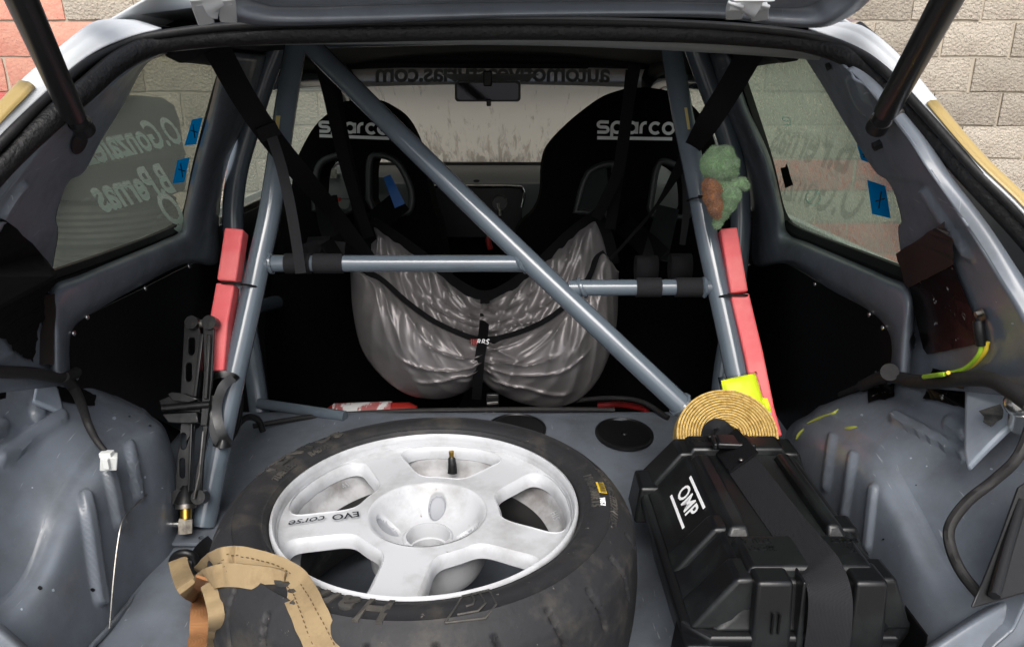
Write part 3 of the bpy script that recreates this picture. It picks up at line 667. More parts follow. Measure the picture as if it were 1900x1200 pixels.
# --- hatch seal and opening flange
SEAL = [(-330, 800, .70), (-250, 640, .76), (-130, 470, .82), (0, 312, .895), (100, 218, .95), (160, 166, 1.0), (225, 112, 1.07), (300, 80, 1.13), (420, 68, 1.15), (600, 62, 1.155), (950, 56, 1.16), (1250, 61, 1.155), (1400, 69, 1.15), (1500, 80, 1.13), (1580, 108, 1.08), (1640, 155, 1.03), (1700, 215, .98), (1800, 325, .91), (1900, 432, .865), (1990, 540, .82), (2080, 660, .77), (2150, 800, .73)]
obj('hatch_seal', MB().tube(spline([at(*p) for p in SEAL], 10), .0135, 12, sq=1.0), mat('ribbed_rubber', (.006, .006, .0068), .5, spec=.35, bump=.9, bscale=130, bdist=.003, stretch=(1, 1, 1)), car)
LIP = [(-350, 760, .70), (-270, 600, .76), (-150, 430, .82), (0, 268, .893), (80, 190, .95), (155, 122, 1.02), (228, 82, 1.09), (300, 64, 1.12), (450, 48, 1.14), (700, 41, 1.145), (950, 39, 1.15), (1200, 43, 1.145), (1380, 52, 1.14), (1500, 66, 1.12), (1580, 92, 1.08), (1640, 132, 1.02), (1712, 208, .96), (1800, 306, .90), (1900, 405, .855), (2000, 520, .81), (2100, 650, .76), (2170, 800, .72)]
def pair(i, f, dy):
    a, b = SEAL[i], LIP[i]; return at(a[0]+(b[0]-a[0])*f, a[1]+(b[1]-a[1])*f, a[2]+(b[2]-a[2])*f+dy)
rows = [[pair(i, f, dy) for f, dy in ((0, .012), (.35, .016), (.7, .012), (1.0, -.002), (1.12, .002))] for i in range(len(SEAL))]
obj('gutter_channel', face_cam(loft(rows, 6, 8)), 'rubber', car, solid=.003)
obj('outer_lip', MB().tube(spline([at(*p) for p in LIP], 10), .0060, 10), 'rubber', car)
# lower corner of the opening, bottom right and bottom left of the view
sl = [(2150, 800, .73), (2080, 900, .735), (1990, 1010, .735), (1905, 1092, .73), (1810, 1150, .71), (1722, 1208, .69), (1600, 1290, .66), (1300, 1420, .63)]
rows = [[at(u-6, v-10, y+.02) for u, v, y in sl], [at(u, v, y) for u, v, y in sl], [at(u+20, v+28, y-.008) for u, v, y in sl], [at(u+55, v+60, y-.012) for u, v, y in sl], [at(u+62, v+75, y-.0) for u, v, y in sl]]
sheet('opening_sill', rows, 'paint', car, 5, 6, solid=.004)
obj('sill_seal', MB().tube(spline([at(u+88, v+80, y-.012) for u, v, y in sl], 8), .014, 12), 'rubber', car)
sl = [(-330, 800, .70), (-250, 950, .715), (-120, 1080, .72), (-8, 1165, .70), (50, 1215, .68), (150, 1300, .66), (400, 1420, .63)]
rows = [[at(u+8, v-12, y+.02) for u, v, y in sl], [at(u, v, y) for u, v, y in sl], [at(u-24, v+28, y-.008) for u, v, y in sl], [at(u-60, v+60, y-.012) for u, v, y in sl]]
sheet('opening_sill', rows, 'paint', car, 5, 6, solid=.004)
obj('rear_panel', MB().plate([Vector((XC-.75, .52, .25)), Vector((XC+.75, .52, .25)), Vector((XC+.75, .52, .60)), Vector((XC-.75, .52, .60))], .02, (0, -1, 0)), 'white', car, smooth=0)
# black lamp cover low on the right
lc = [(1884, 905), (1905, 890), (1960, 1010), (1960, 1090), (1900, 1100), (1796, 1130), (1820, 1075), (1850, 1000)]
obj('lamp_cover', MB().plate([atx(u, v, .585-.00022*(v-890)-.0006*(1900-u)) for u, v in lc], .012, (-.7, -.5, .3)), 'black', car, smooth=30, bevel=.003)
obj('lamp_cover_rib', MB().tube([atx(1895, 930, .575), atx(1868, 1020, .535), atx(1845, 1105, .50)], .006, 8), 'black', car)
# --- tailgate, hinges, gas struts
tg = [[at(u, v, y) for u, v, y in ((325, -60, 1.02), (352, -5, 1.06), (392, 22, 1.09), (450, 43, 1.11), (560, 48, 1.125), (950, 34, 1.13), (1300, 33, 1.125), (1440, 48, 1.115), (1520, 52, 1.10), (1560, 40, 1.08), (1600, 14, 1.06), (1655, -40, 1.02))],
      [at(u, v, y) for u, v, y in ((340, -70, 1.0), (368, -20, 1.04), (408, 10, 1.07), (460, 31, 1.09), (560, 39, 1.105), (950, 27, 1.11), (1300, 26, 1.105), (1440, 40, 1.095), (1512, 42, 1.08), (1548, 28, 1.06), (1586, 0, 1.04), (1636, -52, 1.0))],
      [at(u, v, y) for u, v, y in ((380, -90, 1.01), (410, -45, 1.05), (440, -12, 1.08), (485, 8, 1.10), (570, 14, 1.11), (950, 5, 1.12), (1300, 5, 1.11), (1430, 14, 1.10), (1495, 14, 1.09), (1525, 0, 1.07), (1555, -25, 1.05), (1600, -70, 1.01))],
      [at(u, v, y) for u, v, y in ((390, -95, .99), (420, -60, 1.03), (450, -22, 1.06), (490, 0, 1.08), (570, 6, 1.09), (950, -2, 1.10), (1300, -2, 1.09), (1425, 8, 1.08), (1488, 5, 1.07), (1515, -10, 1.05), (1545, -35, 1.03), (1585, -80, .99))],
      [at(u, v, y) for u, v, y in ((420, -160, .97), (450, -120, 1.0), (480, -90, 1.02), (520, -70, 1.03), (580, -60, 1.04), (950, -60, 1.05), (1300, -60, 1.04), (1410, -60, 1.03), (1460, -70, 1.02), (1490, -90, 1.01), (1515, -120, 1.0), (1550, -160, .97))]]
gate = sheet('tailgate', tg, 'paint', car, 6, 6, solid=.012)
P = [Vector((XC-.45, 1.02, 1.44)), Vector((XC+.45, 1.02, 1.44)), Vector((XC+.60, .42, 2.10)), Vector((XC-.60, .42, 2.10))]
obj('tailgate_glass', MB().plate(P, .004, (0, .45, .9)), glass('tinted_glass', (.25, .27, .27), .1, (.2, .2, .2)), gate, smooth=0)
obj('tailgate_lower_panel', MB().plate([Vector((XC-.62, .43, 2.09)), Vector((XC+.62, .43, 2.09)), Vector((XC+.66, .24, 2.30)), Vector((XC-.66, .24, 2.30))], .03, (0, .74, .67)), 'paint', gate, smooth=0, bevel=.01)
for s in (-1, 1):
    obj('tailgate_frame_rail', MB().tube([(XC+s*.49, 1.03, 1.42), (XC+s*.62, .42, 2.09)], .035, 10), 'paint', gate)
def hinge(L, slab, Y):
    h = obj('hinge', slab, 'white', car, smooth=40, bevel=.0015)
    return h
mb = MB()
mb.ribbon([at(369, -2, 1.02), at(373, 14, 1.045), at(383, 44, 1.09)], .022, th=.004).ribbon([at(419, -2, 1.02), at(422, 14, 1.045), at(424, 40, 1.09)], .022, th=.004)
h = hinge(0, mb, 1)
obj('hinge_arm', MB().ribbon([at(378, -25, .99), at(390, -4, 1.01), at(398, 14, 1.025), at(402, 17, 1.05)], .024, th=.006), 'white', h)
obj('hinge_pin', MB().tube([at(361, 6, 1.035), at(430, 4, 1.035)], .005, 10), 'white', h)
mb = MB()
mb.ribbon([at(1366, 8, 1.02), at(1363, 17, 1.045), at(1362, 34, 1.09)], .022, th=.004).ribbon([at(1413, 8, 1.02), at(1410, 18, 1.045), at(1410, 36, 1.09)], .022, th=.004)
h = hinge(0, mb, 1)
obj('hinge_arm', MB().ribbon([at(1404, -25, .99), at(1399, -2, 1.01), at(1388, 18, 1.025), at(1385, 23, 1.05)], .024, th=.006), 'white', h)
obj('hinge_pin', MB().tube([at(1353, 13, 1.035), at(1422, 12, 1.035)], .005, 10), 'white', h)
obj('hinge_plate', MB().box(at(1397, 0, 1.0), (.05, .012, .004)), 'white', h, smooth=0)
for (p0, p1, ball, ds) in (((135, 212, .955), (5, -80, .70), (150, 232, .975), 1), ((1645, 205, .955), (1790, -60, .72), (1632, 228, .975), -1)):
    a, b = at(*p0), at(*p1)
    stt = obj('gas_strut', MB().tube([a, a+(b-a)*.02, a+(b-a)*.5, b], .0142, 20), mat('strut_black', (.010, .010, .011), .38, coat=.1), car)
    d = (at(*ball)-a).normalized(); c = at(*ball)
    obj('strut_socket', MB().tube([a, a+(c-a)*.5, c+d*.004], lambda f: .009+.004*f, 14), 'black', stt)
    obj('ball_stud', MB().tube([c+Vector((ds*.012, -.004, .004)), c-Vector((ds*.03, -.01, -.012))], .006, 12), 'steel', stt)
    obj('strut_collar', MB().tube([c-d*.006, c+d*.012], .0135, 14), 'black', stt)
obj('pillar_grommet', MB().plate([surf(143+14*math.cos(a)+6*math.sin(a), 262-22*math.sin(a), .004) for a in np.linspace(0, 6.28, 20)[:-1]], .003, (.6, -.7, .1)), 'black', car, smooth=0)
mb = MB().plate([surf(1694+9*math.cos(a), 632+16*math.sin(a), .004) for a in np.linspace(0, 6.28, 20)[:-1]], .002, (-.6, -.7, .1)); obj('pillar_hole', mb, 'panel', car, smooth=0)
obj('pillar_bolt', MB().tube([surf(1634, 267, -.002), surf(1634, 267, .010)], .007, 6), 'black', car)
obj('pillar_slot', MB().plate([surf(u, v, .003) for u, v in ((1534, 118), (1542, 115), (1546, 126), (1538, 130))], .002, (-.6, -.7, .1)), 'panel', car, smooth=0)
# --- windscreen, banner, dashboard, mirror
WS = Plane(at(900, 300, 3.12), tuple((at(900, 122, 2.60)-at(900, 300, 3.12)).cross(Vector((1, 0, 0)))))
if WS.n.y > 0: WS.n = -WS.n
def onx(x, v, off=0): p = WS.at(950, v, off); return Vector((x, p.y, p.z))
ws = obj('windscreen', MB().plate([onx(XC-.60, 150), onx(XC+.60, 150), onx(XC+.68, 312), onx(XC-.68, 312)], .004, WS.n), 'screen', car, smooth=0)
top = [WS.at(u, 108, .004) for u in (560, 1260)]
bot = [WS.at(u, 157+((u-910)/350)**2*10-0, .004) for u in np.linspace(1260, 560, 12)]
ban = obj('sun_banner', MB().plate(top+bot, .001, WS.n), letters('banner_white', (.40, .41, .42), 1.0), ws, smooth=0)
def bmap(x, y, z):
    # mirrored writing seen from inside, base line about v=140
    u = 1132-x*1.0; v = 136-y*1.0+((u-910)/350)**2*4
    return WS.at(u, v, .0065)
obj('banner_lettering', MB().text('automotiveasturias.com', 49, bmap, bold=1.0, align='LEFT', space=.93), 'greyprint', ban, smooth=0)
obj('banner_edge_band', MB().plate([WS.at(u, v, .008) for u, v in ((820, 138), (1000, 138), (980, 150), (840, 150))], .001, WS.n), mat('banner_grey', (.24, .25, .25), .7), ban, smooth=0)
obj('screen_header', MB().tube([Vector((XC-.6, 2.56, 1.355)), Vector((XC, 2.55, 1.372)), Vector((XC+.6, 2.56, 1.355))], .024, 10), 'cabin', car)
obj('sun_visor', MB().plate([at(700, 118, 2.5), at(1098, 120, 2.5), at(1090, 128, 2.5), at(705, 126, 2.5)], .02, (0, -1, 0)), 'cabin', car, smooth=0)
for s in (-1, 1):
    obj('front_pillar', MB().tube([Vector((XC+s*.60, 3.2, .93)), Vector((XC+s*.54, 2.80, 1.18)), Vector((XC+s*.50, 2.57, 1.315))], .035, 8), 'cabin', car)
wp = obj('wiper', MB().tube([WS.at(820, 298, -.008), WS.at(900, 293, -.012), WS.at(975, 288, -.012)], .004, 6), 'black', car)
dr = [[at(u, 299, 3.16) for u in (560, 760, 930, 1100, 1300)], [at(u, 306, 3.02) for u in (560, 760, 930, 1100, 1300)], [at(u, 318, 2.88) for u in (560, 760, 930, 1100, 1300)],
      [at(u, 338, 2.80) for u in (560, 760, 930, 1100, 1300)], [at(u, 352, 2.78) for u in (560, 760, 930, 1100, 1300)], [at(u, 440, 2.80) for u in (560, 760, 930, 1100, 1300)]]
dash = sheet('dashboard', dr, 'dash', car, 5, 5, solid=.004)
obj('dash_top_pad', MB().tube([at(560, 308, 3.02), at(930, 307, 3.02), at(1300, 307, 3.02)], .012, 8), 'cabin', dash)
DP = Plane(at(920, 380, 2.765), (0, -1, .1))
obj('instrument_panel', MB().plate([DP.at(u, v) for u, v in ((760, 350), (962, 350), (970, 356), (967, 440), (760, 440))], .004, DP.n), 'panel', dash, smooth=0)
obj('panel_trim', MB().tube(spline([DP.at(u, v, .002) for u, v in ((780, 346), (900, 346), (960, 347), (971, 352), (972, 365), (968, 385))], 6), .006, 8), 'chrome', dash)
gz = obj('gauge', MB().tube([DP.at(927, 378, .001), DP.at(927, 378, .016)], .026, 24), 'black', dash)
mb = MB()
for k in range(20):
    a = math.pi*2*k/20
    if k % 5 != 2: mb.tube([DP.at(927+14*math.cos(a), 376+14*math.sin(a), .017), DP.at(927+14*math.cos(a+.28), 376+14*math.sin(a+.28), .017)], .0012, 6)
obj('gauge_ring', mb, 'steel', gz)
obj('gear_knob_cable', MB().tube(spline([DP.at(924, 378, .02), DP.at(926, 388, .03), DP.at(928, 400, .03)], 5), .007, 8), 'steel', dash)
obj('dash_slot', MB().plate([at(884+6*math.cos(a), 336+2.6*math.sin(a), 2.785) for a in np.linspace(0, 6.28, 12)[:-1]], .001, (0, -1, .5)), 'panel', dash, smooth=0)
# mirror
MP = Plane(at(905, 170, 2.40), (0, -1, -.05))
ol = []
for (cx, cy, a0) in ((958, 158, 0), (852, 158, 90), (852, 182, 180), (958, 182, 270)):
    for a in range(0, 91, 18): ol.append((cx+7*math.cos(R(a0+a))+((cx-905)*.02), cy-7*math.sin(R(a0+a))))
mir = obj('rear_view_mirror', MB().plate([MP.at(u, v) for u, v in ol], .028, MP.n), 'black', car, smooth=30, bevel=.004)
obj('mirror_glass', MB().plate([MP.at(905+(u-905)*.93, 170+(v-170)*.82, .001) for u, v in ol], .001, MP.n), mat('dark_mirror', (.035, .035, .04), .06, metal=1), mir, smooth=0)
obj('mirror_stem', MB().box(MP.at(905, 146, .004), (.026, .03, .045)), 'black', mir, smooth=0, bevel=.004)
obj('mirror_tab', MB().box(MP.at(907, 191, .006), (.014, .02, .02)), 'black', mir, smooth=0, bevel=.003)
# ================================================================== ROLL CAGE
cage = thing('roll_cage', 'blue grey welded tube roll cage with diagonal brace behind the seats', 'roll cage', (XC, 1.45, .56))
def ctube(name, pts, r, n=20, m=8): return obj(name, MB().tube(spline(pts, m), r, n), 'tube', cage)
SP_ = lambda u, v, o=0: STAY.at(u, v, o)
Lst = [SP_(548, 86), SP_(530, 200), SP_(503, 380), SP_(482, 480), SP_(452, 620), SP_(424, 745), SP_(398, 870), SP_(377, 975)]
Rst = [SP_(1246, 88), SP_(1264, 200), SP_(1291, 330), SP_(1314, 450), SP_(1345, 590), SP_(1368, 700), SP_(1398, 850), SP_(1410, 920)]
ctube('rear_stay', Lst, .0205); ctube('rear_stay', Rst, .0205)
ctube('diagonal_brace', [SP_(572, 80, .002), SP_(760, 268, .002), SP_(985, 488, .002), SP_(1275, 762, .002), SP_(1400, 880, .0)], .0198)
ctube('cross_bar', [SP_(478, 489), SP_(720, 489), SP_(986, 489)], .0155)
ctube('cross_bar', [SP_(1055, 534), SP_(1180, 533.5), SP_(1325, 533)], .0150)
hl = [at(516, 84, 1.76), at(490, 150, 1.76), at(462, 240, 1.76), at(440, 320, 1.75), at(432, 400, 1.74), at(438, 480, 1.72), at(455, 590, 1.69), at(474, 710, 1.66), at(486, 800, 1.62)]
hr = [at(1288, 84, 1.76), at(1312, 150, 1.76), at(1345, 240, 1.76), at(1366, 320, 1.75), at(1374, 400, 1.74), at(1370, 480, 1.72), at(1358, 590, 1.69), at(1342, 690, 1.66), at(1330, 800, 1.62)]
ctube('main_hoop_leg', hl, .0235); ctube('main_hoop_leg', hr, .0235)
ctube('hoop_top_tube', [at(512, 84, 1.76), at(560, 74, 1.78), at(900, 66, 1.80), at(1250, 74, 1.78), at(1292, 84, 1.76)], .020)
ctube('lower_side_tube', [at(480, 748, 1.62), at(540, 757, 1.60), at(640, 772, 1.56)], .0125)
ctube('door_bar', [at(462, 570, 1.85), at(540, 556, 2.2)], .02)
ctube('front_leg', [Vector((XC-.50, 1.8, 1.30)), Vector((XC-.50, 2.5, 1.27)), Vector((XC-.60, 3.0, .95)), Vector((XC-.62, 3.05, .4))], .02)
ctube('front_leg', [Vector((XC+.50, 1.8, 1.30)), Vector((XC+.50, 2.5, 1.27)), Vector((XC+.60, 3.0, .95)), Vector((XC+.62, 3.05, .4))], .02)
# weld beads where tubes meet
def bead(c, ax, r, rr=.0022):
    rr *= 1.35
    ax = Vector(ax).normalized(); e = ax.orthogonal().normalized(); f = ax.cross(e)
    P = [c+e*math.cos(a)*r+f*math.sin(a)*r for a in np.linspace(0, 2*math.pi, 33)[:-1]]
    mb = MB().tube(P, rr, 6, closed=True)
    mb.v = [p+Vector((noise.noise(p*160), noise.noise(p*170+Vector((5, 1, 2))), noise.noise(p*150)))*.0016 for p in mb.v]
    return obj('weld_bead', mb, 'tube', cage)
bead(SP_(503, 489), (1, .03, .05), .0165, .003); bead(SP_(966, 489), (1, 0, .6), .0175, .003); bead(SP_(1080, 534), (1, 0, .5), .0165, .003); bead(SP_(1306, 533), (1, 0, 0), .016, .003)
bead(SP_(1262, 750), (1, 0, -.9), .0205, .003)
# worn yellowed sticker strips on the stays
for P in (((520, 215), (515, 262), (509, 262), (512, 215)), ((1270, 200), (1276, 240), (1281, 240), (1275, 200))):
    obj('sticker_strip', MB().plate([SP_(u, v, .0215) for u, v in P], .001, STAY.n), mat('old_sticker', (.50, .40, .16), .6), cage, smooth=0)
obj('stay_foot_plate', MB().box(SP_(392, 968)+Vector((0, 0, -.012)), (.12, .10, .006)), 'paint', cage, bevel=.001)
# red protective foam beside the stays
def foam(label, segs, prof):
    t = thing('foam_pad', label, 'foam pad', segs[0][0][0], 'red foam pads tied to the roll cage')
    for P, w in segs:
        hw = w
        mb = MB().sweep(P, [(-hw[0], -.016), (-hw[0], .019), (hw[1], .019), (hw[1], -.016)])
        obj('foam_block', mb, 'foam', t, smooth=30, bevel=.0035, bseg=3)
    return t
def fpt(u, v, o=.0): return STAY.at(u, v, o)
f1 = foam('red foam pad tied along the left rear stay beside the jack', [([fpt(440, 429, .012), fpt(426, 525, .012)], (.017, .017)), ([fpt(424, 530, .012), fpt(412, 600, .012), fpt(405, 690, .012)], (.0165, .0165))], None)
f2 = foam('longer red foam pad tied along the right rear stay under the green plush toy', [([fpt(1348, 428, .008), fpt(1368, 546, .008)], (.0155, .0155)), ([fpt(1369, 550, .008), fpt(1395, 660, .008), fpt(1415, 760, .008), fpt(1430, 812, .008)], (.0165, .0165))], None)
def ziptie(c, ax, ru, rv, parent, tail=None, name='zip_tie'):
    ax = Vector(ax).normalized(); e = Vector((1, 0, 0)); e = (e-ax*e.dot(ax)).normalized(); f = ax.cross(e)
    P = [c+e*math.cos(a)*ru+f*math.sin(a)*rv for a in np.linspace(0, 2*math.pi, 41)[:-1]]
    mb = MB().tube(P, .0022, 6, closed=True)
    if tail: mb.tube([tail[0], (tail[0]+tail[1])/2, tail[1]], .0016, 6)
    return obj(name, mb, 'black', parent)
def dirn(L, i): return (L[i+1]-L[i])
def tieloop(pts, parent, r=.0022):
    P = [SP_(*p) for p in pts]; mb = MB().tube(spline(P+[P[0]], 4)[:-1], r, 6, closed=True); mb.box(P[2]+STAY.n*.002, (.006, .006, .006)); return obj('zip_tie', mb, 'black', parent)
tieloop([(412, 526, .030), (428, 525, .036), (446, 527, .034), (466, 530, .024), (483, 534, .006), (484, 534, -.012), (466, 530, -.024), (430, 526, -.012), (412, 526, -.008)], f1)
tieloop([(1326, 553, .006), (1338, 550, .021), (1352, 548, .028), (1370, 548, .030), (1386, 548, .028), (1388, 548, -.010), (1366, 549, -.014), (1342, 551, -.024), (1327, 553, -.012)], f2)

# ================================================================== SEATS
def seat(label, out, holes, Y, txt, tilt, depth=.16):
    PLN = Plane(at(900, 240, Y), (0, -1, tilt))
    t = thing('racing_seat', label, 'seat', PLN.at(out[0][0], 560), 'racing bucket seats')
    P = spline([Vector((u, v, 0)) for u, v in out]+[Vector((*out[0], 0))], 4)[:-1]
    poly = [PLN.at(p.x, p.y) for p in P]
    hs = [[PLN.at(p.x, p.y) for p in spline([Vector((u, v, 0)) for u, v in h]+[Vector((*h[0], 0))], 3)[:-1]] for h in holes]
    obj('seat_shell', MB().plate(poly, depth, PLN.n, hs), 'seatcloth', t, smooth=35, bevel=.022, bseg=3)
    # side bolsters reaching forward, base
    for k in (0, 1):
        e = [p for p in out if (p[0] < 0)]
    for h in holes:
        ring = spline([PLN.at(u, v, .004) for u, v in h]+[PLN.at(*h[0], .004)], 5)[:-1]
        obj('belt_slot_frame', MB().tube(ring, .0095, 10, closed=True), 'slotplastic', t)
    (u0, v0), (u1, v1), bar = txt
    a, b = PLN.at(u0, v0, .0015), PLN.at(u1, v1, .0015); ex = (b-a).normalized(); Lr = (b-a).length
    up = PLN.n.cross(ex).normalized(); up = up if up.z > 0 else -up
    # rounded lower-case letters drawn as strokes: s p a r c o
    st = .0110
    def arc(cx, cy, rx, ry, a0, a1, n=14): return [(cx+rx*math.cos(R(a0+(a1-a0)*i/n)), cy+ry*math.sin(R(a0+(a1-a0)*i/n))) for i in range(n+1)]
    G = [[[(.86, .86), (.30, .86)]+arc(.30, .68, .22, .18, 90, 270, 8)+[(.62, .50)]+arc(.62, .32, .22, .18, 90, -90, 8)+[(.04, .14)]],
         [arc(.5, .5, .38, .36, 0, 360, 24), [(.12, .5), (.12, -.34)]], [arc(.5, .5, .38, .36, 0, 360, 24), [(.88, .90), (.88, .08)]],
         [[(.12, .10), (.12, .55)]+arc(.46, .52, .34, .34, 175, 80, 8)], [arc(.5, .5, .38, .36, 45, 315, 20)], [arc(.5, .5, .38, .36, 0, 360, 24)]]
    adv = [1.0, 1.08, 1.08, .68, .98, 1.0]; tot = sum(adv); sx = Lr/tot; sy = sx*1.02; x = 0; mb = MB()
    for ltr, ad in zip(G, adv):
        for pl in ltr:
            Q = [a+ex*((x+px)*sx)+up*(py*sy) for px, py in pl]
            mb.sweep(Q, [(-st*.36, 0), (-st*.36, .0012), (st*.36, .0012), (st*.36, 0)], nrm=PLN.n)
        x += ad
    (bu0, bv0), (bu1, bv1) = bar
    q0, q1 = PLN.at(bu0, bv0, .0015), PLN.at(bu1, bv1, .0015)
    mb.sweep([q0, (q0+q1)/2, q1], [(-.0042, 0), (-.0042, .0012), (.0042, .0012), (.0042, 0)], nrm=PLN.n)
    obj('headrest_lettering', mb, 'whiteprint', t, smooth=0)
    return t, PLN
SL = [(640, 188), (690, 184), (722, 192), (748, 215), (768, 252), (786, 305), (800, 370), (820, 440), (835, 560), (835, 780), (500, 780), (500, 560), (520, 440), (538, 370), (546, 310), (565, 265), (592, 225)]
SR = [(1165, 163), (1215, 164), (1262, 178), (1302, 215), (1332, 265), (1345, 310), (1352, 370), (1370, 440), (1392, 560), (1392, 780), (940, 780), (945, 560), (952, 460), (962, 420), (990, 392), (1004, 358), (1007, 305), (1016, 270), (1042, 238), (1080, 205), (1120, 178)]
HL = [[(583, 388), (590, 312), (622, 290), (642, 296), (652, 388)], [(684, 370), (686, 300), (704, 288), (738, 303), (762, 350), (762, 385), (748, 396), (700, 392)]]
HR = [[(1068, 392), (1090, 324), (1128, 305), (1140, 318), (1134, 394)], [(1206, 385), (1218, 314), (1234, 300), (1268, 318), (1280, 345), (1276, 400), (1216, 400)]]
seatL, PSL = seat('black driver bucket seat behind the diagonal brace, partly hiding its white lettering', SL, HL, 2.12, ((592, 247), (722, 252), ((593, 252), (722, 257))), .12)
seatR, PSR = seat('black bucket seat on the right with its white headrest lettering in full view', SR, HR, 2.06, ((1107, 249), (1252, 252), ((1108, 256), (1247, 258))), .12)
obj('slot_reflection_plate', MB().plate([at(u, v, 2.45) for u, v in ((1060, 300), (1150, 300), (1150, 400), (1060, 400))], .01, (0, -1, 0)), mat('door_card_grey', (.10, .11, .115), .5), seatR, smooth=0)
# things glimpsed beyond the seat slots
kb = thing('switch_box', 'small switch box glimpsed through the left seat slots', 'switch box', at(640, 340, 2.5))
obj('box_body', MB().box(at(620, 345, 2.5), (.11, .04, .085)), 'dash', kb, smooth=0, bevel=.004)
obj('bright_plate', MB().box(at(612, 322, 2.46), (.045, .004, .03)), 'steel', kb, smooth=0)
obj('red_tab', MB().box(at(618, 370, 2.46), (.05, .004, .012)), 'redthing', kb, smooth=0)
obj('meter_face', MB().box(at(706, 345, 2.46), (.075, .004, .055)), 'dash', kb, smooth=0)
obj('white_mark', MB().box(at(696, 343, 2.455), (.016, .004, .016)), 'whiteprint', kb, smooth=0)
hb = MB().tube(spline([at(900, 425, 2.3), at(912, 432, 2.3), at(906, 445, 2.3), at(910, 462, 2.3)], 4), .009, 8)
tag(obj('brake_lever_grip', hb, 'redthing'), 'small red lever grip in the dark between the two seats', 'lever')
spk = thing('door_speaker', 'dark speaker behind a mesh grille in the left cabin gloom', 'speaker', at(535, 600, 2.2))
mb = MB()
for k in range(7):
    mb.tube([at(518+k*6, 572, 2.15), at(524+k*6, 628, 2.15)], .0016, 5); mb.tube([at(516, 574+k*9, 2.15), at(556, 568+k*9, 2.15)], .0016, 5)
obj('grille', mb, 'black', spk); obj('cone', MB().ball(at(537, 600, 2.18), .04, 10, (1, .3, 1)), 'dash', spk)

# ================================================================== HARNESSES AND STRAPS
def strap(label, pts, w, m='web', cat='strap', name='tie_strap', **k):
    return tag(obj(name, MB().ribbon([at(*p) for p in pts], w, **k), m), label, cat)
def harness(label, loc, parts, group='seat harnesses wrapped round the cage cross bars'):
    t = thing('seat_harness', label, 'harness', loc, group)
    for nm, P, w, mm, kw in parts: obj(nm, MB().ribbon([at(*p) for p in P], w, **kw), mm, t)
    return t
def wrap(c0, c1, r, t, m='web2', name='wrapped_belt'):
    obj(name, MB().tube([c0, c0+(c1-c0)*.02, c0+(c1-c0)*.98, c1], r, 24), m, t)
h1 = harness('black harness belts of the left seat wrapped round the left cross bar', SP_(585, 489),
    [('shoulder_belt', [(604, 365, 2.05), (612, 410, 1.95), (625, 450, 1.75), (620, 482, 1.52)], .062, 'web', {}), ('shoulder_belt', [(745, 372, 2.05), (712, 400, 1.95), (665, 440, 1.75), (610, 478, 1.55)], .062, 'web', {}),
     ('belt_tail', [(560, 470, 1.6), (575, 462, 1.6), (600, 458, 1.62), (640, 462, 1.62)], .03, 'web2', {})])
wrap(SP_(530, 489), SP_(577, 489), .0188, h1); wrap(SP_(583, 489), SP_(637, 489), .0184, h1)
mb = MB().tube([at(574, 456, 1.66), at(616, 454, 1.66)], .020, 16); obj('belt_loop', mb, 'web2', h1)
h2 = harness('black harness belts of the right seat wrapped round the right cross bar', SP_(1240, 533),
    [('shoulder_belt', [(1240, 385, 2.0), (1228, 430, 1.85), (1215, 480, 1.66)], .058, 'web2', {}), ('shoulder_belt', [(1155, 415, 1.95), (1190, 445, 1.82), (1225, 480, 1.64)], .056, 'web', {})])
wrap(SP_(1180, 533), SP_(1226, 533), .0180, h2); wrap(SP_(1253, 533), SP_(1301, 533), .0180, h2)
def loop(c, w, r, t, m='web2'):
    mb = MB(); P = [c+Vector((0, math.cos(a)*r*.8, math.sin(a)*r)) for a in np.linspace(0, 2*math.pi, 25)[:-1]]
    G = [[p-Vector((w/2, 0, 0)), p+Vector((w/2, 0, 0))] for p in P]; mb.grid(G, closeu=True)
    return obj('belt_loop', mb, m, t, solid=.002)
loop(at(1199, 497, 1.62), .048, .026, h2); loop(at(1262, 495, 1.62), .046, .028, h2)
strap('black tie strap from the upper left roof corner to the grey net', [(402, 90, 1.30), (455, 185, 1.34), (505, 258, 1.38), (560, 325, 1.47), (615, 390, 1.62), (672, 465, 1.70), (690, 490, 1.72)], .034, taper=lambda f: 1.25-.25*f)
strap('black strap end hanging in front of the left cross bar', [(503, 250, 1.36), (522, 310, 1.345), (538, 380, 1.33), (550, 450, 1.32), (558, 507, 1.31)], .0185, 'web2')
strap('black strap buckle joint on the upper left tie strap', [(492, 232, 1.355), (504, 256, 1.362)], .036, 'web', 'buckle', 'strap_buckle', th=.008)
strap('narrow black strap in front of the left seat headrest', [(596, 118, 1.62), (612, 180, 1.64), (625, 240, 1.66), (642, 310, 1.68), (660, 370, 1.70), (684, 440, 1.74)], .026)
strap('second black strap crossing the left seat slots beside the headrest strap', [(618, 150, 1.72), (632, 240, 1.74), (650, 320, 1.76), (668, 400, 1.78), (676, 440, 1.78)], .030)
strap('black twisted tie strap from the upper right roof corner to the grey net', [(1396, 92, 1.30), (1352, 168, 1.35), (1306, 240, 1.39), (1262, 310, 1.52), (1216, 385, 1.64), (1165, 445, 1.68), (1122, 492, 1.70)], .038, taper=lambda f: 1.1 if f < .3 else max(.2, 1.1-2.6*(f-.3)))
strap('black strap crossing the right seat lettering down to the net corner', [(1178, 120, 1.66), (1166, 190, 1.68), (1158, 250, 1.70), (1146, 320, 1.72), (1124, 370, 1.74), (1106, 405, 1.76)], .026)
strap('black strap behind the lettering strap, ending right of the net corner', [(1172, 130, 1.75), (1160, 240, 1.76), (1150, 310, 1.78), (1140, 370, 1.78), (1132, 425, 1.78)], .026)
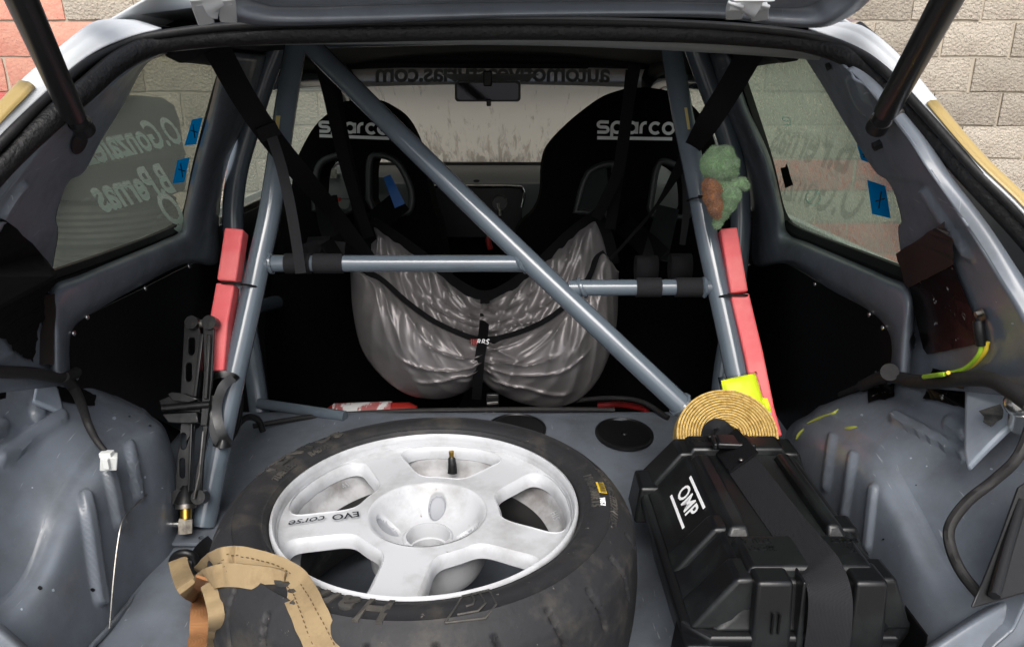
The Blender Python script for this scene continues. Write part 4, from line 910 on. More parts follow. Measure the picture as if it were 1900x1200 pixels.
strap('loose grey strap end hanging beside the right rear stay', [(1268, 300, 1.60), (1274, 350, 1.6), (1273, 400, 1.58), (1266, 454, 1.58)], .018, 'web2', taper=lambda f: 1.15-.45*f)
strap('bright blue pull tab hanging in the left seat slot', [(718, 327, 2.0), (728, 350, 1.98), (742, 382, 1.97)], .024, 'bluestrap', 'pull tab', 'pull_tab', taper=lambda f: .8+.4*f)

# ================================================================== STOWAGE NET (grey satin hammock)
net = thing('stowage_net', 'grey satin stowage net slung like a hammock behind the seats', 'net', at(890, 640, 1.66))
def curve_px(P, n): 
    q = spline([Vector((*p, 0)) for p in P], 12); L = [0]
    for a, b in zip(q, q[1:]): L.append(L[-1]+(b-a).length)
    out = []
    for k in range(n):
        t = L[-1]*k/(n-1); i = 0
        while i < len(L)-2 and L[i+1] < t: i += 1
        f = (t-L[i])/max(1e-9, L[i+1]-L[i]); out.append(q[i].lerp(q[i+1], f))
    return out
NS = 170; NT = 64
topF = curve_px([(650, 500), (672, 506), (705, 522), (750, 562), (800, 598), (850, 622), (890, 634), (940, 628), (1000, 606), (1050, 572), (1095, 520), (1118, 470), (1148, 505)], NS)
botF = curve_px([(650, 508), (655, 580), (672, 650), (712, 702), (760, 733), (815, 741), (862, 728), (889, 706), (915, 724), (965, 748), (1030, 757), (1080, 738), (1118, 690), (1143, 610), (1148, 512)], NS)
FR = random.Random(11); FOLDS = []
for k in range(9):     # long folds running from the gathered rim towards the tied middle, left pocket then right pocket
    a = .03+.42*k/8+FR.uniform(-.015, .015); FOLDS.append((a, .0, a+.10+FR.uniform(0, .06), .35+FR.uniform(-.1, .1), min(.47, a+.22+FR.uniform(-.03, .08)), .62+FR.uniform(-.15, .35), FR.uniform(.014, .030), FR.uniform(.008, .019)))
for k in range(9):
    a = .97-.42*k/8+FR.uniform(-.015, .015); FOLDS.append((a, .0, a-.08-FR.uniform(0, .08), .35+FR.uniform(-.1, .1), max(.53, a-.20+FR.uniform(-.08, .03)), .62+FR.uniform(-.15, .35), FR.uniform(.014, .030), FR.uniform(.008, .019)))
for k in range(6):      # fans out of the tied middle
    w0 = .32+.10*k; sg = 1 if k % 2 else -1; FOLDS.append((.5+sg*.012, w0, .5+sg*.09, w0+FR.uniform(-.06, .10), .5+sg*FR.uniform(.15, .26), w0+FR.uniform(-.05, .22), .012, .011))
for k in range(6):
    for sg in (0, 1):
        a = .03+.055*k; P_ = [(a, .05), (a+.05, .55), (a+.10+.02*k, 1.02)]
        if sg: P_ = [(1-x, y) for x, y in P_]
        FOLDS.append((*P_[0], *P_[1], *P_[2], FR.uniform(.016, .028), FR.uniform(.008, .016)))
def folds(s, w, seed):
    q = noise.noise(Vector((s*4, w*2, seed)))*.02; h = 0; s2 = s+q if seed < 5 else 1-s+q; w2 = w+q
    for (x0, y0, x1, y1, x2, y2, wd, am) in FOLDS:
        d = min(segd(s2, w2*.55, x0, y0*.55, x1, y1*.55), segd(s2, w2*.55, x1, y1*.55, x2, y2*.55))
        if d < wd*2.2: h += am*math.exp(-(d*d/(wd*wd)+.02)**.62*1.5)*1.25*(1-.55*sstep(0, 1, math.hypot(s2-x0, w2-y0)*2.2))
    g = math.exp(-w*4.5)*math.sin(s*88+5*noise.noise(Vector((s*6, 0, seed))))*.0045
    return h+g+noise.noise(Vector((s*8, w*3, seed+7)))*.004
G = []
for i in range(NS):
    s = i/(NS-1); a, b = topF[i], botF[i]; row = []
    for j in range(NT):
        w = j/(NT-1); p = a.lerp(b, w); u, v = p.x, p.y
        ymid = 1.60; edge = min(1, min(s, 1-s)*7)
        bul = math.sin(math.pi*min(1, w*.96+.02))**.8*.070*edge*(1-.6*math.exp(-((s-.49)/.03)**2))
        Y = 1.665+.05*(abs(s-.5)*2)**2-bul+.03*w
        e = min(1, w*8)*min(1, (1-w)*16)
        row.append(at(u, v, Y-folds(s, w, 2.0)*e*(.55+.45*edge)))
    G.append(row)
obj('front_pocket', face_cam(MB().grid(G)), 'satin', net, smooth=80, solid=.002)
topB = curve_px([(688, 414), (735, 444), (790, 484), (850, 532), (900, 553), (950, 532), (1005, 488), (1060, 436), (1112, 398)], NS)
botB = curve_px([(686, 470), (684, 516), (730, 560), (800, 612), (893, 640), (990, 622), (1070, 565), (1118, 500), (1140, 480)], NS)
G = []
for i in range(NS):
    s = i/(NS-1); a, b = topB[i], botB[i]; row = []
    for j in range(NT//2):
        w = j/(NT//2-1); p = a.lerp(b, w)
        Y = 1.80+.07*(abs(s-.5)*2)**2-.09*w
        e = min(1, w*6)
        row.append(at(p.x, p.y, Y-folds(s, w, 9.0)*1.25*e))
    G.append(row)
obj('back_panel', face_cam(MB().grid(G)), 'satin', net, smooth=80, solid=.002)
obj('binding', MB().ribbon([at(p.x, p.y, 1.660+.05*(abs(k/(NS-1)-.5)*2)**2) for k, p in enumerate(topF)][8:-10:6], .024, m=4), 'web', net, label='black binding along the front rim')
obj('binding', MB().ribbon([at(p.x, p.y-4, 1.795+.07*(abs(k/(NS-1)-.5)*2)**2) for k, p in enumerate(topB)][::8], .026, m=4), 'web', net, label='black binding along the back rim')
obj('corner_binding', MB().ribbon([at(1110, 398, 1.84), at(1128, 440, 1.80), at(1140, 490, 1.76)], .026), 'web', net)
obj('corner_binding', MB().ribbon([at(689, 412, 1.84), at(684, 445, 1.80), at(683, 480, 1.76)], .014), 'web', net)
obj('centre_strap', MB().ribbon([at(900, 553, 1.78), at(899, 590, 1.755), at(895, 634, 1.64), at(890, 665, 1.60), at(887, 700, 1.62), at(884, 740, 1.655)], .023), 'web', net)
lab = Plane(at(889, 635, 1.635), (0, -1, .25))
def lm(x, y, z): return lab.at(893+x, 634-y, .002)
def lm2(x, y, z): return lab.at(900+x*1.0, 634-y+.0*x, .002)
mb = MB()
for k in range(3): mb.plate([lab.at(873+k*4.2+.6, 629, .002), lab.at(876+k*4.2+.4, 629, .002), lab.at(876.4+k*4.2, 640, .002), lab.at(874+k*4.2, 640, .002)], .0005, lab.n)
obj('label_bars', mb, 'redthing', net, smooth=0)
obj('label_lettering', MB().text('RRS', 14, lambda x, y, z: lab.at(895+x, 634.5-y, .002), bold=.25, shear=.25), 'whiteprint', net, smooth=0)
# latch under the net and the dim line of hoses on the floor edge
lt = thing('belt_latch', 'metal belt latch hanging under the middle of the grey net', 'latch', at(912, 750, 1.62))
obj('latch_body', MB().box(at(914, 742, 1.62), (.030, .012, .034)), 'jack', lt, bevel=.003); obj('latch_hook', MB().tube(spline([at(902, 760, 1.6), at(905, 772, 1.6), at(914, 774, 1.6), at(916, 762, 1.6)], 5), .0042, 8), 'steel', lt)
obj('latch_pin', MB().tube([at(904, 748, 1.6), at(924, 746, 1.6)], .004, 8), 'steel', lt)
ex = thing('fire_extinguisher', 'red extinguisher bottle with white label lying low behind the left rear stay', 'extinguisher', at(690, 760, 1.72))
obj('bottle', MB().tube([at(606, 772, 1.74), at(616, 771, 1.74), at(760, 766, 1.74), at(774, 766, 1.74)], lambda f: .018 if f in (0, 1) else .028, 20), 'redthing', ex)
obj('label_sheet', MB().tube([at(620, 769, 1.738), at(728, 765, 1.738)], .0286, 20, cap=False), mat('label_white', (.6, .6, .6), .5, col2=(.35, .10, .10), nscale=22, nlo=.5, nhi=.56, stretch=(2, 1, .4)), ex)
def cable(name, label, pts, r, m='loom', cat='cable', mm=8, n=8): return tag(obj(name, MB().tube(spline([p if isinstance(p, Vector) else at(*p) for p in pts], mm), r, n), m), label, cat)
cable('hose', 'thin black cable along the rear edge of the boot floor', [(470, 790, 1.5), (560, 775, 1.56), (640, 768, 1.60), (760, 762, 1.60), (900, 760, 1.60), (1000, 759, 1.59), (1140, 760, 1.6)], .006)
cable('hose', 'red battery cable curving out of the dark right of the grey net', [(1110, 752, 1.70), (1150, 750, 1.68), (1190, 757, 1.64), (1200, 764, 1.62)], .008, 'redwire')
cable('hose', 'black cable over the red battery cable right of the net', [(1050, 745, 1.72), (1130, 738, 1.66), (1190, 745, 1.62), (1240, 775, 1.56)], .006)

# ================================================================== SCISSOR JACK
JP = Plane(STAY.p+STAY.n*.035, STAY.n); jn = JP.n
jack = thing('scissor_jack', 'black scissor jack strapped upright to the left rear stay', 'jack', JP.at(345, 985))
def jpl(name, poly, off, th, m='jack', holes=(), bev=.0015, parent=None):
    return obj(name, MB().plate([JP.at(u, v, off) for u, v in poly], th, jn, [[JP.at(u, v, off) for u, v in h] for h in holes]), m, parent or jack, smooth=30, bevel=bev)
def slot(u, v, w, h, n=6):
    return [(u+w*math.cos(a)+(0), v-h+w*math.sin(a)*-1) for a in np.linspace(0, math.pi, n)]+[(u-w*math.cos(a), v+h+w*math.sin(a)) for a in np.linspace(0, math.pi, n)]
jpl('upper_arm', [(341, 604), (345, 590), (355, 584), (364, 590), (369, 604), (372, 618), (382, 620), (368, 738), (334, 738)], .014, .006, holes=[slot(355, 642, 5.5, 11), slot(350, 690, 5.5, 12)])
jpl('upper_arm_flange', [(371, 620), (378, 618), (364, 736), (358, 736)], .022, .012)
jpl('upper_link', [(376, 606), (380, 590), (388, 584), (396, 592), (398, 606), (394, 700), (384, 790), (372, 790), (378, 700)], .020, .006)
jpl('upper_link', [(384, 620), (391, 620), (384, 740), (377, 740)], .028, .006)
for (u, v, r) in ((355, 598, .0115), (388, 598, .0125)):
    p = JP.at(u, v, .026); obj('pivot_pin', MB().tube([p-jn*.02, p, p+jn*.002], r, 20), 'jack', jack)
obj('pivot_roller', MB().tube([JP.at(350, 602, .012), JP.at(392, 600, .012)], .0075, 14), 'steel', jack)
obj('screw_rod', MB().tube([JP.at(302, 757, .018), JP.at(390, 750, .018)], .0065, 14), 'jack', jack)
jpl('trunnion', [(294, 742), (310, 735), (330, 734), (368, 738), (376, 752), (372, 764), (300, 762)], .010, .022, bev=.003)
jpl('base_plate', [(300, 768), (366, 764), (368, 784), (345, 786), (312, 784)], .024, .020, bev=.003)
jpl('trunnion_flange', [(310, 730), (318, 727), (345, 730), (368, 740), (352, 746), (318, 742)], .026, .006)
jpl('lower_arm', [(336, 780), (362, 780), (354, 900), (348, 930), (326, 930), (326, 880)], .012, .006, holes=[slot(340, 818, 5.5, 10), slot(338, 868, 5.5, 13)])
jpl('lower_arm_flange', [(352, 784), (357, 784), (352, 912), (347, 912)], .020, .014)
jpl('lower_link', [(378, 770), (387, 770), (378, 850), (374, 920), (366, 940), (358, 930), (362, 880), (372, 830)], .018, .006)
obj('adjusting_rod', MB().tube([JP.at(377, 800, .030), JP.at(370, 880, .030), JP.at(360, 925, .028)], .0022, 8), 'steel', jack)
p = JP.at(368, 922, .022); obj('pivot_pin', MB().tube([p-jn*.02, p, p+jn*.002], .012, 20), 'jack', jack)
p = JP.at(330, 922, .016); obj('pivot_pin', MB().tube([p-jn*.02, p, p+jn*.002], .013, 20), 'jack', jack)
obj('foot_socket', MB().tube([JP.at(345, 900, .008), JP.at(345, 912, .008), JP.at(345, 934, .008)], lambda f: .006+.014*f, 20), 'jack', jack)
obj('thrust_washer', MB().tube([JP.at(345, 934, .008), JP.at(345, 943, .008)], .0165, 24), 'steel', jack)
obj('drive_shaft', MB().tube([JP.at(345, 943, .008), JP.at(345, 962, .008)], .009, 16), 'brass', jack)
obj('hex_coupling', MB().tube([JP.at(345, 962, .008), JP.at(344, 968, .008), JP.at(344, 990, .008)], .0125, 6), mat('dirty_cream', (.34, .31, .26), .5, col2=(.15, .13, .11), nscale=40), jack, smooth=0, bevel=.001)
mb = MB().tube([JP.at(310, 973, .006), JP.at(318, 972.5, .006)], .008, 6).tube([JP.at(318, 972.5, .006), JP.at(334, 972, .006)], .005, 10); obj('side_bolt', mb, 'chrome', jack, smooth=30)
mb = MB().ribbon([SP_(392, 700, .030), SP_(410, 694, .036), SP_(432, 698, .030), SP_(440, 704, .018)], .012).ribbon([SP_(432, 700, .034), SP_(412, 720, .042), SP_(402, 760, .038), SP_(410, 800, .036), SP_(424, 824, .026)], .016)
mb.ribbon([SP_(388, 735, .034), SP_(394, 770, .038), SP_(402, 810, .034), SP_(416, 828, .026)], .018).ribbon([SP_(398, 820, .030), SP_(412, 824, .034), SP_(428, 822, .024)], .014)
obj('lashing_strap', mb, 'jack', jack)
tag(obj('hose', MB().tube(spline([at(425, 820, 1.24), at(440, 790, 1.27), at(446, 740, 1.30), at(440, 700, 1.31)], 6), .006, 8), 'black'), 'black hose behind the lower left rear stay', 'hose')
tag(obj('hose', MB().tube(spline([at(430, 800, 1.38), at(455, 775, 1.44), at(478, 778, 1.46), at(488, 800, 1.46)], 6), .007, 8), 'black'), 'short black hose looping on the floor left of the wheel', 'hose')
# ================================================================== SPARE WHEEL
WC = Vector((-.117, .912, .747)); FZW = WC.z
wheel = thing('spare_wheel', 'white five spoke spare wheel with worn black tyre lying flat on the boot floor', 'spare wheel', (WC.x, WC.y, .55))
tp = [(.2082, -.034), (.2080, -.018), (.2079, -.004), (.212, .004), (.2155, .0085), (.2175, .0082), (.2195, .0105), (.228, .0135), (.240, .0145), (.250, .012), (.2525, .0133), (.2555, .0105), (.262, .006)]+[(p.x, p.y) for p in spline([Vector((.262, .006, 0)), Vector((.270, -.002, 0)), Vector((.2765, -.011, 0)), Vector((.2812, -.019, 0)), Vector((.2838, -.0265, 0))], 7)][1:]
tp += [(.2842+.006*(1-((z+.098)/.075)**2), z) for z in np.linspace(-.030, -.166, 40)]
tp += [(.280, -.175), (.272, -.184), (.255, -.190), (.225, -.186), (.206, -.180), (.199, -.176)]
random.seed(3)
GRO = []
for k in range(26):
    a = 2*math.pi*k/26+random.uniform(-.02, .02); L = random.choice((.045, .06, .052)); z0 = random.uniform(.000, -.006)
    GRO.append((a, z0, a+.05, z0-L))
    GRO.append((a+.11, -.125, a+.145, -.165))
def tdisp(r, z, th, j):
    if r > .264:
        for a, z0, a1, z1 in GRO:
            da = (th-a+math.pi) % (2*math.pi)-math.pi
            if -.05 < da < .09:
                d = segd(da*.29, z, 0, z0, (a1-a)*.29, z1)
                if d < .006: q = .0065*(1-sstep(.0012, .0040, d)); r -= q*(.5 if z > -.026 else 1); z -= q*.8*(z > -.026)
    if z > -.03 and r > .21: z += .0008*noise.noise(Vector((math.cos(th)*3, math.sin(th)*3, r*20)))
    r += .0006*noise.noise(Vector((math.cos(th)*6, math.sin(th)*6, z*40)))*(r > .28)
    return r, z
tyre = obj('tyre', MB().lathe(tp, 620, WC, disp=tdisp), 'tyre', wheel, smooth=60)
def tyre_z(r):
    for (r0, z0), (r1, z1) in zip(tp, tp[1:]):
        if r0 <= r <= r1: return z0+(z1-z0)*(r-r0)/(r1-r0+1e-9)
    return tp[9][1]
def tyre_text(txt, ang, rad, size, bold=0, ext=.0009, m='tyreletter', shear=0, space=1.0, lift=.0006):
    """raised writing running clockwise with the letter tops outwards"""
    def f(x, y, z):
        r = rad+y; a = ang-x/rad; return WC+Vector((r*math.cos(a), r*math.sin(a), tyre_z(r)+lift+z+ext))
    return obj('raised_lettering', MB().text(txt, size, f, bold=bold, shear=shear, ext=ext, space=space), m, tyre, smooth=0)
tyre_text('VENTUS', R(148), .2475, .040, .0008, .0012, shear=.1, space=1.12)
tyre_text('TUBELESS', R(163), .2235, .012, .0003)
tyre_text('RADIAL', R(143), .2235, .012, .0003)
tyre_text('Hankook', R(242), .2365, .049, .0008, .0016, shear=.2, space=1.22)
tyre_text('FOR COMPETITION USE', R(1), .2545, .0135, .0004, .0007, space=1.02)
tyre_text('190/580R15', R(3), .2300, .0165, .0003, .0008, space=1.1)
tyre_text('W51', R(-4.5), .2395, .010, .0003, .0005, m='whiteprint')
# winged mark next to the maker's name
mb = MB()
def tm(x, y):
    r = .2385+y*1.15; a = R(290)-1.35*x/.2415; return WC+Vector((r*math.cos(a), r*math.sin(a), tyre_z(r)+.0016))
for pl in ([(.030, .016), (.0, .018), (-.012, .008), (-.014, -.016)], [(.020, .010), (.004, .011), (-.004, .004), (-.005, -.016)], [(.012, .003), (.006, .002), (.003, -.004), (.003, -.016)], [(.030, .016), (.020, .002), (.011, -.016), (-.014, -.016)]):
    mb.tube([tm(x, y) for x, y in pl], .0014, 6)
obj('raised_mark', mb, 'tyreletter', tyre)
def tq(a, r): a = R(a); return WC+Vector((r*math.cos(a), r*math.sin(a), tyre_z(r)+.0022))
lab_ = obj('bar_code_label', MB().plate([tq(7.5, .2365), tq(7.5, .2475), tq(.8, .2475), tq(.8, .2365)], .0006, (0, 0, 1)), 'yellowlabel', tyre, smooth=0)
mb = MB()
for k in range(11):
    a = 7.0-k*.58; mb.plate([tq(a, .239), tq(a, .2465), tq(a-random.uniform(.15, .35), .2465), tq(a-.2, .239)], .0002, (0, 0, 1))
mb.v = [p+Vector((0, 0, .0006)) for p in mb.v]; obj('bar_code', mb, 'ink', lab_, smooth=0)
# --- rim: lip, five-spoke face with windows, dished hub, inner barrel
rim = obj('rim', MB().lathe([(.1975, -.016), (.1982, -.0068), (.1990, -.0040), (.1995, -.0056), (.2000, -.0056), (.2005, -.002), (.2015, .003), (.2036, .006), (.2065, .005), (.2078, .0005), (.2065, -.012)], 180, WC), 'rim', wheel, smooth=60)
def facez(r): return -.0135+.0035*sstep(.19, .197, r)-.002*math.cos((r-.14)*20)
NW = 64
def window_sector(k):
    th0 = R(11+72*k); mb = MB()
    def pol(r, a, z): return WC+Vector((r*math.cos(th0+a), r*math.sin(th0+a), z))
    R0, R1, HA = .080, .2000, R(36)
    W0, W1 = .104, .1925
    ts = [2*math.pi*i/NW for i in range(NW)]
    def sq(t, n): c, s_ = math.cos(t), math.sin(t); return math.copysign(abs(c)**(2/n), c), math.copysign(abs(s_)**(2/n), s_)
    def win(t, g):       # window outline grown by g metres
        x, y = sq(t, 4.2); r = (W0+W1)/2+y*((W1-W0)/2+g*.8)
        ha = R(18.5)+(R(26)-R(18.5))*(r-W0)/(W1-W0); return r, x*(ha+g/.145)
    def outer(t):
        c, s_ = math.cos(t), math.sin(t); m = max(abs(c), abs(s_)); x, y = c/m, s_/m
        return (R0+R1)/2+y*(R1-R0)/2, x*HA
    rings = []
    for f in (0, .2, .4, .6, .8, 1.0):
        row = []
        for t in ts:
            ro, ao = outer(t); rw, aw = win(t, .0070)
            r = ro+(rw-ro)*f; a = ao+(aw-ao)*f; row.append(pol(r, a, facez(r)))
        rings.append(row)
    for g, dz in ((.0064, -.0004), (.0050, -.0016), (.0026, -.0055), (.0012, -.009), (.0004, -.014), (0, -.019), (.002, -.021)):
        rings.append([pol(*win(t, g), -.0135+dz) for t in ts])
    # fill corners: outer ring meets the sector's true border
    mb.grid(rings, closev=True)
    return mb
face = MB()
for k in range(5):
    b = window_sector(k); face.add(b.v, b.f)
# corners of the sectors: stitch with exact sector frames
obj('spoke_face', face, 'rim', wheel, smooth=32, weld=.0004, fixn=False)
# dished hub with lug pockets
LUG = [R(a) for a in (83, 173, 263, 353)]
hq = [Vector((p[0], p[1], 0)) for p in ((.0818, -.0122), (.0795, -.0130), (.0770, -.0155), (.0735, -.0215), (.0685, -.0300), (.0610, -.0390), (.0520, -.0460), (.0430, -.0503), (.0365, -.0520))]
hs_ = spline(hq, 9); hp = [(p.x, p.y) for p in hs_]; NB = len(hp)
hn = []; sl_ = [0]
for i in range(NB):
    t = (hs_[min(i+1, NB-1)]-hs_[max(i-1, 0)]).normalized(); hn.append((-t.y, t.x) if t.x > 0 else (-t.y, t.x))
    if i: sl_.append(sl_[-1]+(hs_[i]-hs_[i-1]).length)
hp += [(.0350, -.0535), (.0338, -.0515), (.0325, -.0500), (.0305, -.0496), (.0296, -.0530), (.0285, -.072), (.026, -.073), (.0255, -.098)]
def lugd(th, j):     # 0 at the middle of a lug pocket, 1 at its edge
    r = hp[j][0]; s_ = (sl_[j]-.038)/.0215; best = 9
    for L in LUG:
        da = (th-L+math.pi) % (2*math.pi)-math.pi; w = .0125*(1-.35*s_*.5); best = min(best, math.hypot(s_, da*r/w))
    return best
def hdisp(r, z, th, j):
    if j < NB:
        d = lugd(th, j)
        if d < 1.3: q = .0065*(1-sstep(.80, 1.08, d)); r += .55*q; z -= .85*q
    return r, z
hd_ = obj('hub_dish', MB().lathe(hp, 300, WC, disp=hdisp), 'rim', wheel, smooth=50)
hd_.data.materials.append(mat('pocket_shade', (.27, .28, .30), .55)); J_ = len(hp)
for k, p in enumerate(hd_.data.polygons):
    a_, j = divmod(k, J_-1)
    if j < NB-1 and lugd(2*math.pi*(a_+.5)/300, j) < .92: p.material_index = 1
obj('hub_back', MB().lathe([(.0815, -.016), (.084, -.024), (.083, -.05), (.080, -.085), (.074, -.098), (.02, -.100)], 80, WC), 'rim', wheel)
obj('rim_barrel', MB().lathe([(.2000, -.0135), (.1985, -.022), (.194, -.032), (.190, -.040), (.1895, -.050), (.186, -.055), (.178, -.060), (.1735, -.066)], 140, WC), 'rimdirt', wheel, smooth=35)
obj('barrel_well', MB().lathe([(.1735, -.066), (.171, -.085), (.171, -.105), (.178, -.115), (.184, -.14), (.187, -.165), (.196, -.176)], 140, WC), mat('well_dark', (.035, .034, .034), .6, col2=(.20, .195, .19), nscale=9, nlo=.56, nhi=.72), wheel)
for tx, an in (('H15', 10), ('41', 140)):
    mb = MB()
    def f(x, y, z, an=an): a = R(an)-x/.18; r = .181+y; return WC+Vector((r*math.cos(a), r*math.sin(a), -.0405+(.186-r)*-.4+.004))
    mb.text(tx, .013, f, ext=.0008); obj('cast_number', mb, 'rim', wheel, smooth=0)
def fl(x, y, z): return WC+Vector((.134*math.cos(R(188.5)), .134*math.sin(R(188.5)), -.0098))+Matrix.Rotation(R(196), 3, 'Z') @ Vector((x, y, 0))
obj('spoke_lettering', MB().text('EVO', .0195, lambda x, y, z: fl(x-.024, y, z), bold=.0003).text('corse', .0215, lambda x, y, z: fl(x+.026, y-.001, z), bold=.0001, shear=.3), 'ink', wheel, smooth=0)
vp = WC+Vector((.022, .166, -.026))
vs = obj('valve_stem', MB().tube([vp+Vector((0, -.004, -.016)), vp+Vector((.0, -.002, -.004)), vp+Vector((-.001, .0, .007)), vp+Vector((-.001, .001, .009))], lambda f: .0080-.0030*f, 14), 'black', wheel)
obj('valve_cap', MB().tube([vp+Vector((-.001, .001, .009)), vp+Vector((-.0015, .002, .019))], .0042, 12), 'brass', vs)
obj('balance_weight', MB().box(WC+Vector((-.150*math.cos(R(20)), -.05, -.035)), (.02, .006, .006)), 'steel', wheel, smooth=0)

# ================================================================== BEIGE STRAP
ts = thing('tow_strap', 'frayed beige webbing strap draped over the left edge of the spare tyre', 'strap', (-.40, .80, .70))
def tyre_hit(u, v, lift=.004):
    """first point where the view line through (u,v) meets the tyre, lifted off its surface"""
    z = WC.z+.03
    while z > WC.z-.19:
        p = atz(u, v, z); r = math.hypot(p.x-WC.x, p.y-WC.y); zz = z-WC.z
        top = tyre_z(r) if r < .2838 else -.0265
        if (r < .2838 and zz <= top) or (zz <= -.0265 and r <= .2905): break
        z -= .0008
    return p+(O-p).normalized()*lift
def th(*L): return [tyre_hit(u, v, l) for u, v, l in L]
P1 = th((366, 1096, .010), (376, 1070, .012), (404, 1048, .008), (440, 1043, .006), (480, 1052, .005), (520, 1066, .005), (545, 1084, .006), (562, 1112, .006), (580, 1152, .006), (600, 1195, .005), (622, 1240, .005), (650, 1300, .005))
obj('strap_band', MB().ribbon(P1, .037, th=.0026, m=14, jit=.0016), 'strap', ts)
P2 = th((365, 1090, .012), (385, 1074, .013), (420, 1066, .011), (462, 1069, .008), (500, 1074, .005), (528, 1080, .002))
obj('strap_band', MB().ribbon(P2, .026, th=.0026, m=14, twist=.3, jit=.0016), 'strap', ts)
P3 = th((384, 1076, .012), (378, 1100, .012), (375, 1135, .010), (376, 1175, .008), (372, 1240, .008))
obj('strap_tail', MB().ribbon(P3, .036, th=.003, m=14, jit=.002, taper=lambda f: .75+.3*f), 'strapbrown', ts, label='brown shaded tail folded down beside the tyre')
P4 = th((386, 1082, .008), (396, 1112, .007), (402, 1155, .006), (394, 1215, .006))
obj('strap_tail', MB().ribbon(P4, .018, th=.003, m=14, jit=.002), 'strap', ts)
obj('strap_end', MB().ribbon([atz(330, 1040, .612), atz(336, 1062, .612), atz(348, 1088, .632)]+th((366, 1102, .012)), .026, th=.006), 'strap', ts)
mb = MB()
for off in (-.0095, .0095):
    P = spline(P1[:-1], 9)
    for a, b in list(zip(P, P[1:]))[::2]:
        d = (b-a).normalized(); nn = (O-a).normalized(); s_ = d.cross(nn); mb.tube([a+s_*off+nn*.0040, b+s_*off+nn*.0040], .0006, 4)
obj('stitching', mb, 'stitch', ts)
ring = [atz(336+22*math.cos(a)+6, 1043-18*math.sin(a), .600+.02*math.sin(a)) for a in np.linspace(0, 2*math.pi, 29)[:-1]]
dr_ = thing('lashing_ring', 'black lashing ring on the floor holding the beige strap', 'ring', atz(345, 1045, .56))
obj('ring_loop', MB().tube(ring, .006, 10, closed=True), 'black', dr_)
obj('ring_strap', MB().ribbon([atz(352, 1062, .585), atz(362, 1040, .60), atz(376, 1018, .60), atz(392, 1004, .585)], .022, th=.004), 'black', dr_)

# ================================================================== BLACK CASE
case = thing('equipment_case', 'black ribbed plastic case with white logo on the right of the boot floor', 'case', (.35, .90, .56))
x0, x1, y0, y1 = .203, .474, .722, 1.122
def ringrect(xa, xb, ya, yb, z, c):
    return [Vector((x, y, z)) for x, y in ((xa+c, ya), (xb-c, ya), (xb, ya+c), (xb, yb-c), (xb-c, yb), (xa+c, yb), (xa, yb-c), (xa, ya+c))]
def stack(rings, capb=True):
    mb = MB(); n = len(rings[0]); mb.grid(rings, closev=True); mb.f.append(tuple(range(n))[::-1]); e = (len(rings)-1)*n; mb.f.append(tuple(e+k for k in range(n))); return mb
obj('tub', stack([ringrect(x0+.03, x1-.03, y0+.03, y1-.03, .553, .03), ringrect(x0+.022, x1-.022, y0+.022, y1-.02, .60, .03), ringrect(x0+.008, x1-.008, y0+.010, y1-.008, .668, .03)]), 'case', case, smooth=30, bevel=.006, bseg=3)
obj('lid_lip', stack([ringrect(x0, x1, y0, y1, .668, .028), ringrect(x0-.002, x1+.002, y0-.002, y1+.002, .672, .028), ringrect(x0-.002, x1+.002, y0-.002, y1+.002, .684, .028), ringrect(x0+.002, x1-.002, y0+.002, y1-.002, .688, .028)]), 'case', case, smooth=30, bevel=.002)
LX0, LX1, LY0, LY1, LZ = .268, .434, .746, 1.104, .748
lid = obj('lid', stack([ringrect(x0+.006, x1-.006, y0+.006, y1-.006, .687, .03), ringrect(x0+.026, x1-.012, y0+.012, y1-.010, .700, .028), ringrect(LX0-.004, LX1+.006, LY0-.004, LY1+.002, LZ-.006, .018), ringrect(LX0, LX1, LY0, LY1, LZ, .016)]), 'case', case, smooth=30, bevel=.005, bseg=3)
def blk8(xa, xb, ya, yb, za, zb, inx0=0, inx1=0, iny0=0, iny1=0): # box whose top is drawn in on each side
    B = [Vector((xa, ya, za)), Vector((xb, ya, za)), Vector((xb, yb, za)), Vector((xa, yb, za))]
    T = [Vector((xa+inx0, ya+iny0, zb)), Vector((xb-inx1, ya+iny0, zb)), Vector((xb-inx1, yb-iny1, zb)), Vector((xa+inx0, yb-iny1, zb))]
    return B, T
def rib(name, *a, bev=.005, m='case', par=None, **k): return obj(name, MB().hexa(*blk8(*a, **k)), m, par or case, smooth=30, bevel=bev, bseg=3)
# raised rails and end plateau on the lid
rib('lid_rail', LX0+.004, LX0+.038, .83, 1.045, LZ-.004, LZ+.011, inx0=.008, inx1=.004, iny0=.01, iny1=.01)
rib('lid_rail', LX1-.034, LX1-.004, .83, 1.045, LZ-.004, LZ+.013, inx0=.004, inx1=.010, iny0=.01, iny1=.01)
rib('lid_end_block', LX0+.004, LX1-.004, LY0+.003, .822, LZ-.004, LZ+.012, inx0=.008, inx1=.008, iny0=.004, iny1=.004)
rib('lid_end_block', LX0+.004, LX1-.004, 1.05, LY1-.002, LZ-.004, LZ+.012, inx0=.008, inx1=.008, iny0=.004, iny1=.004)
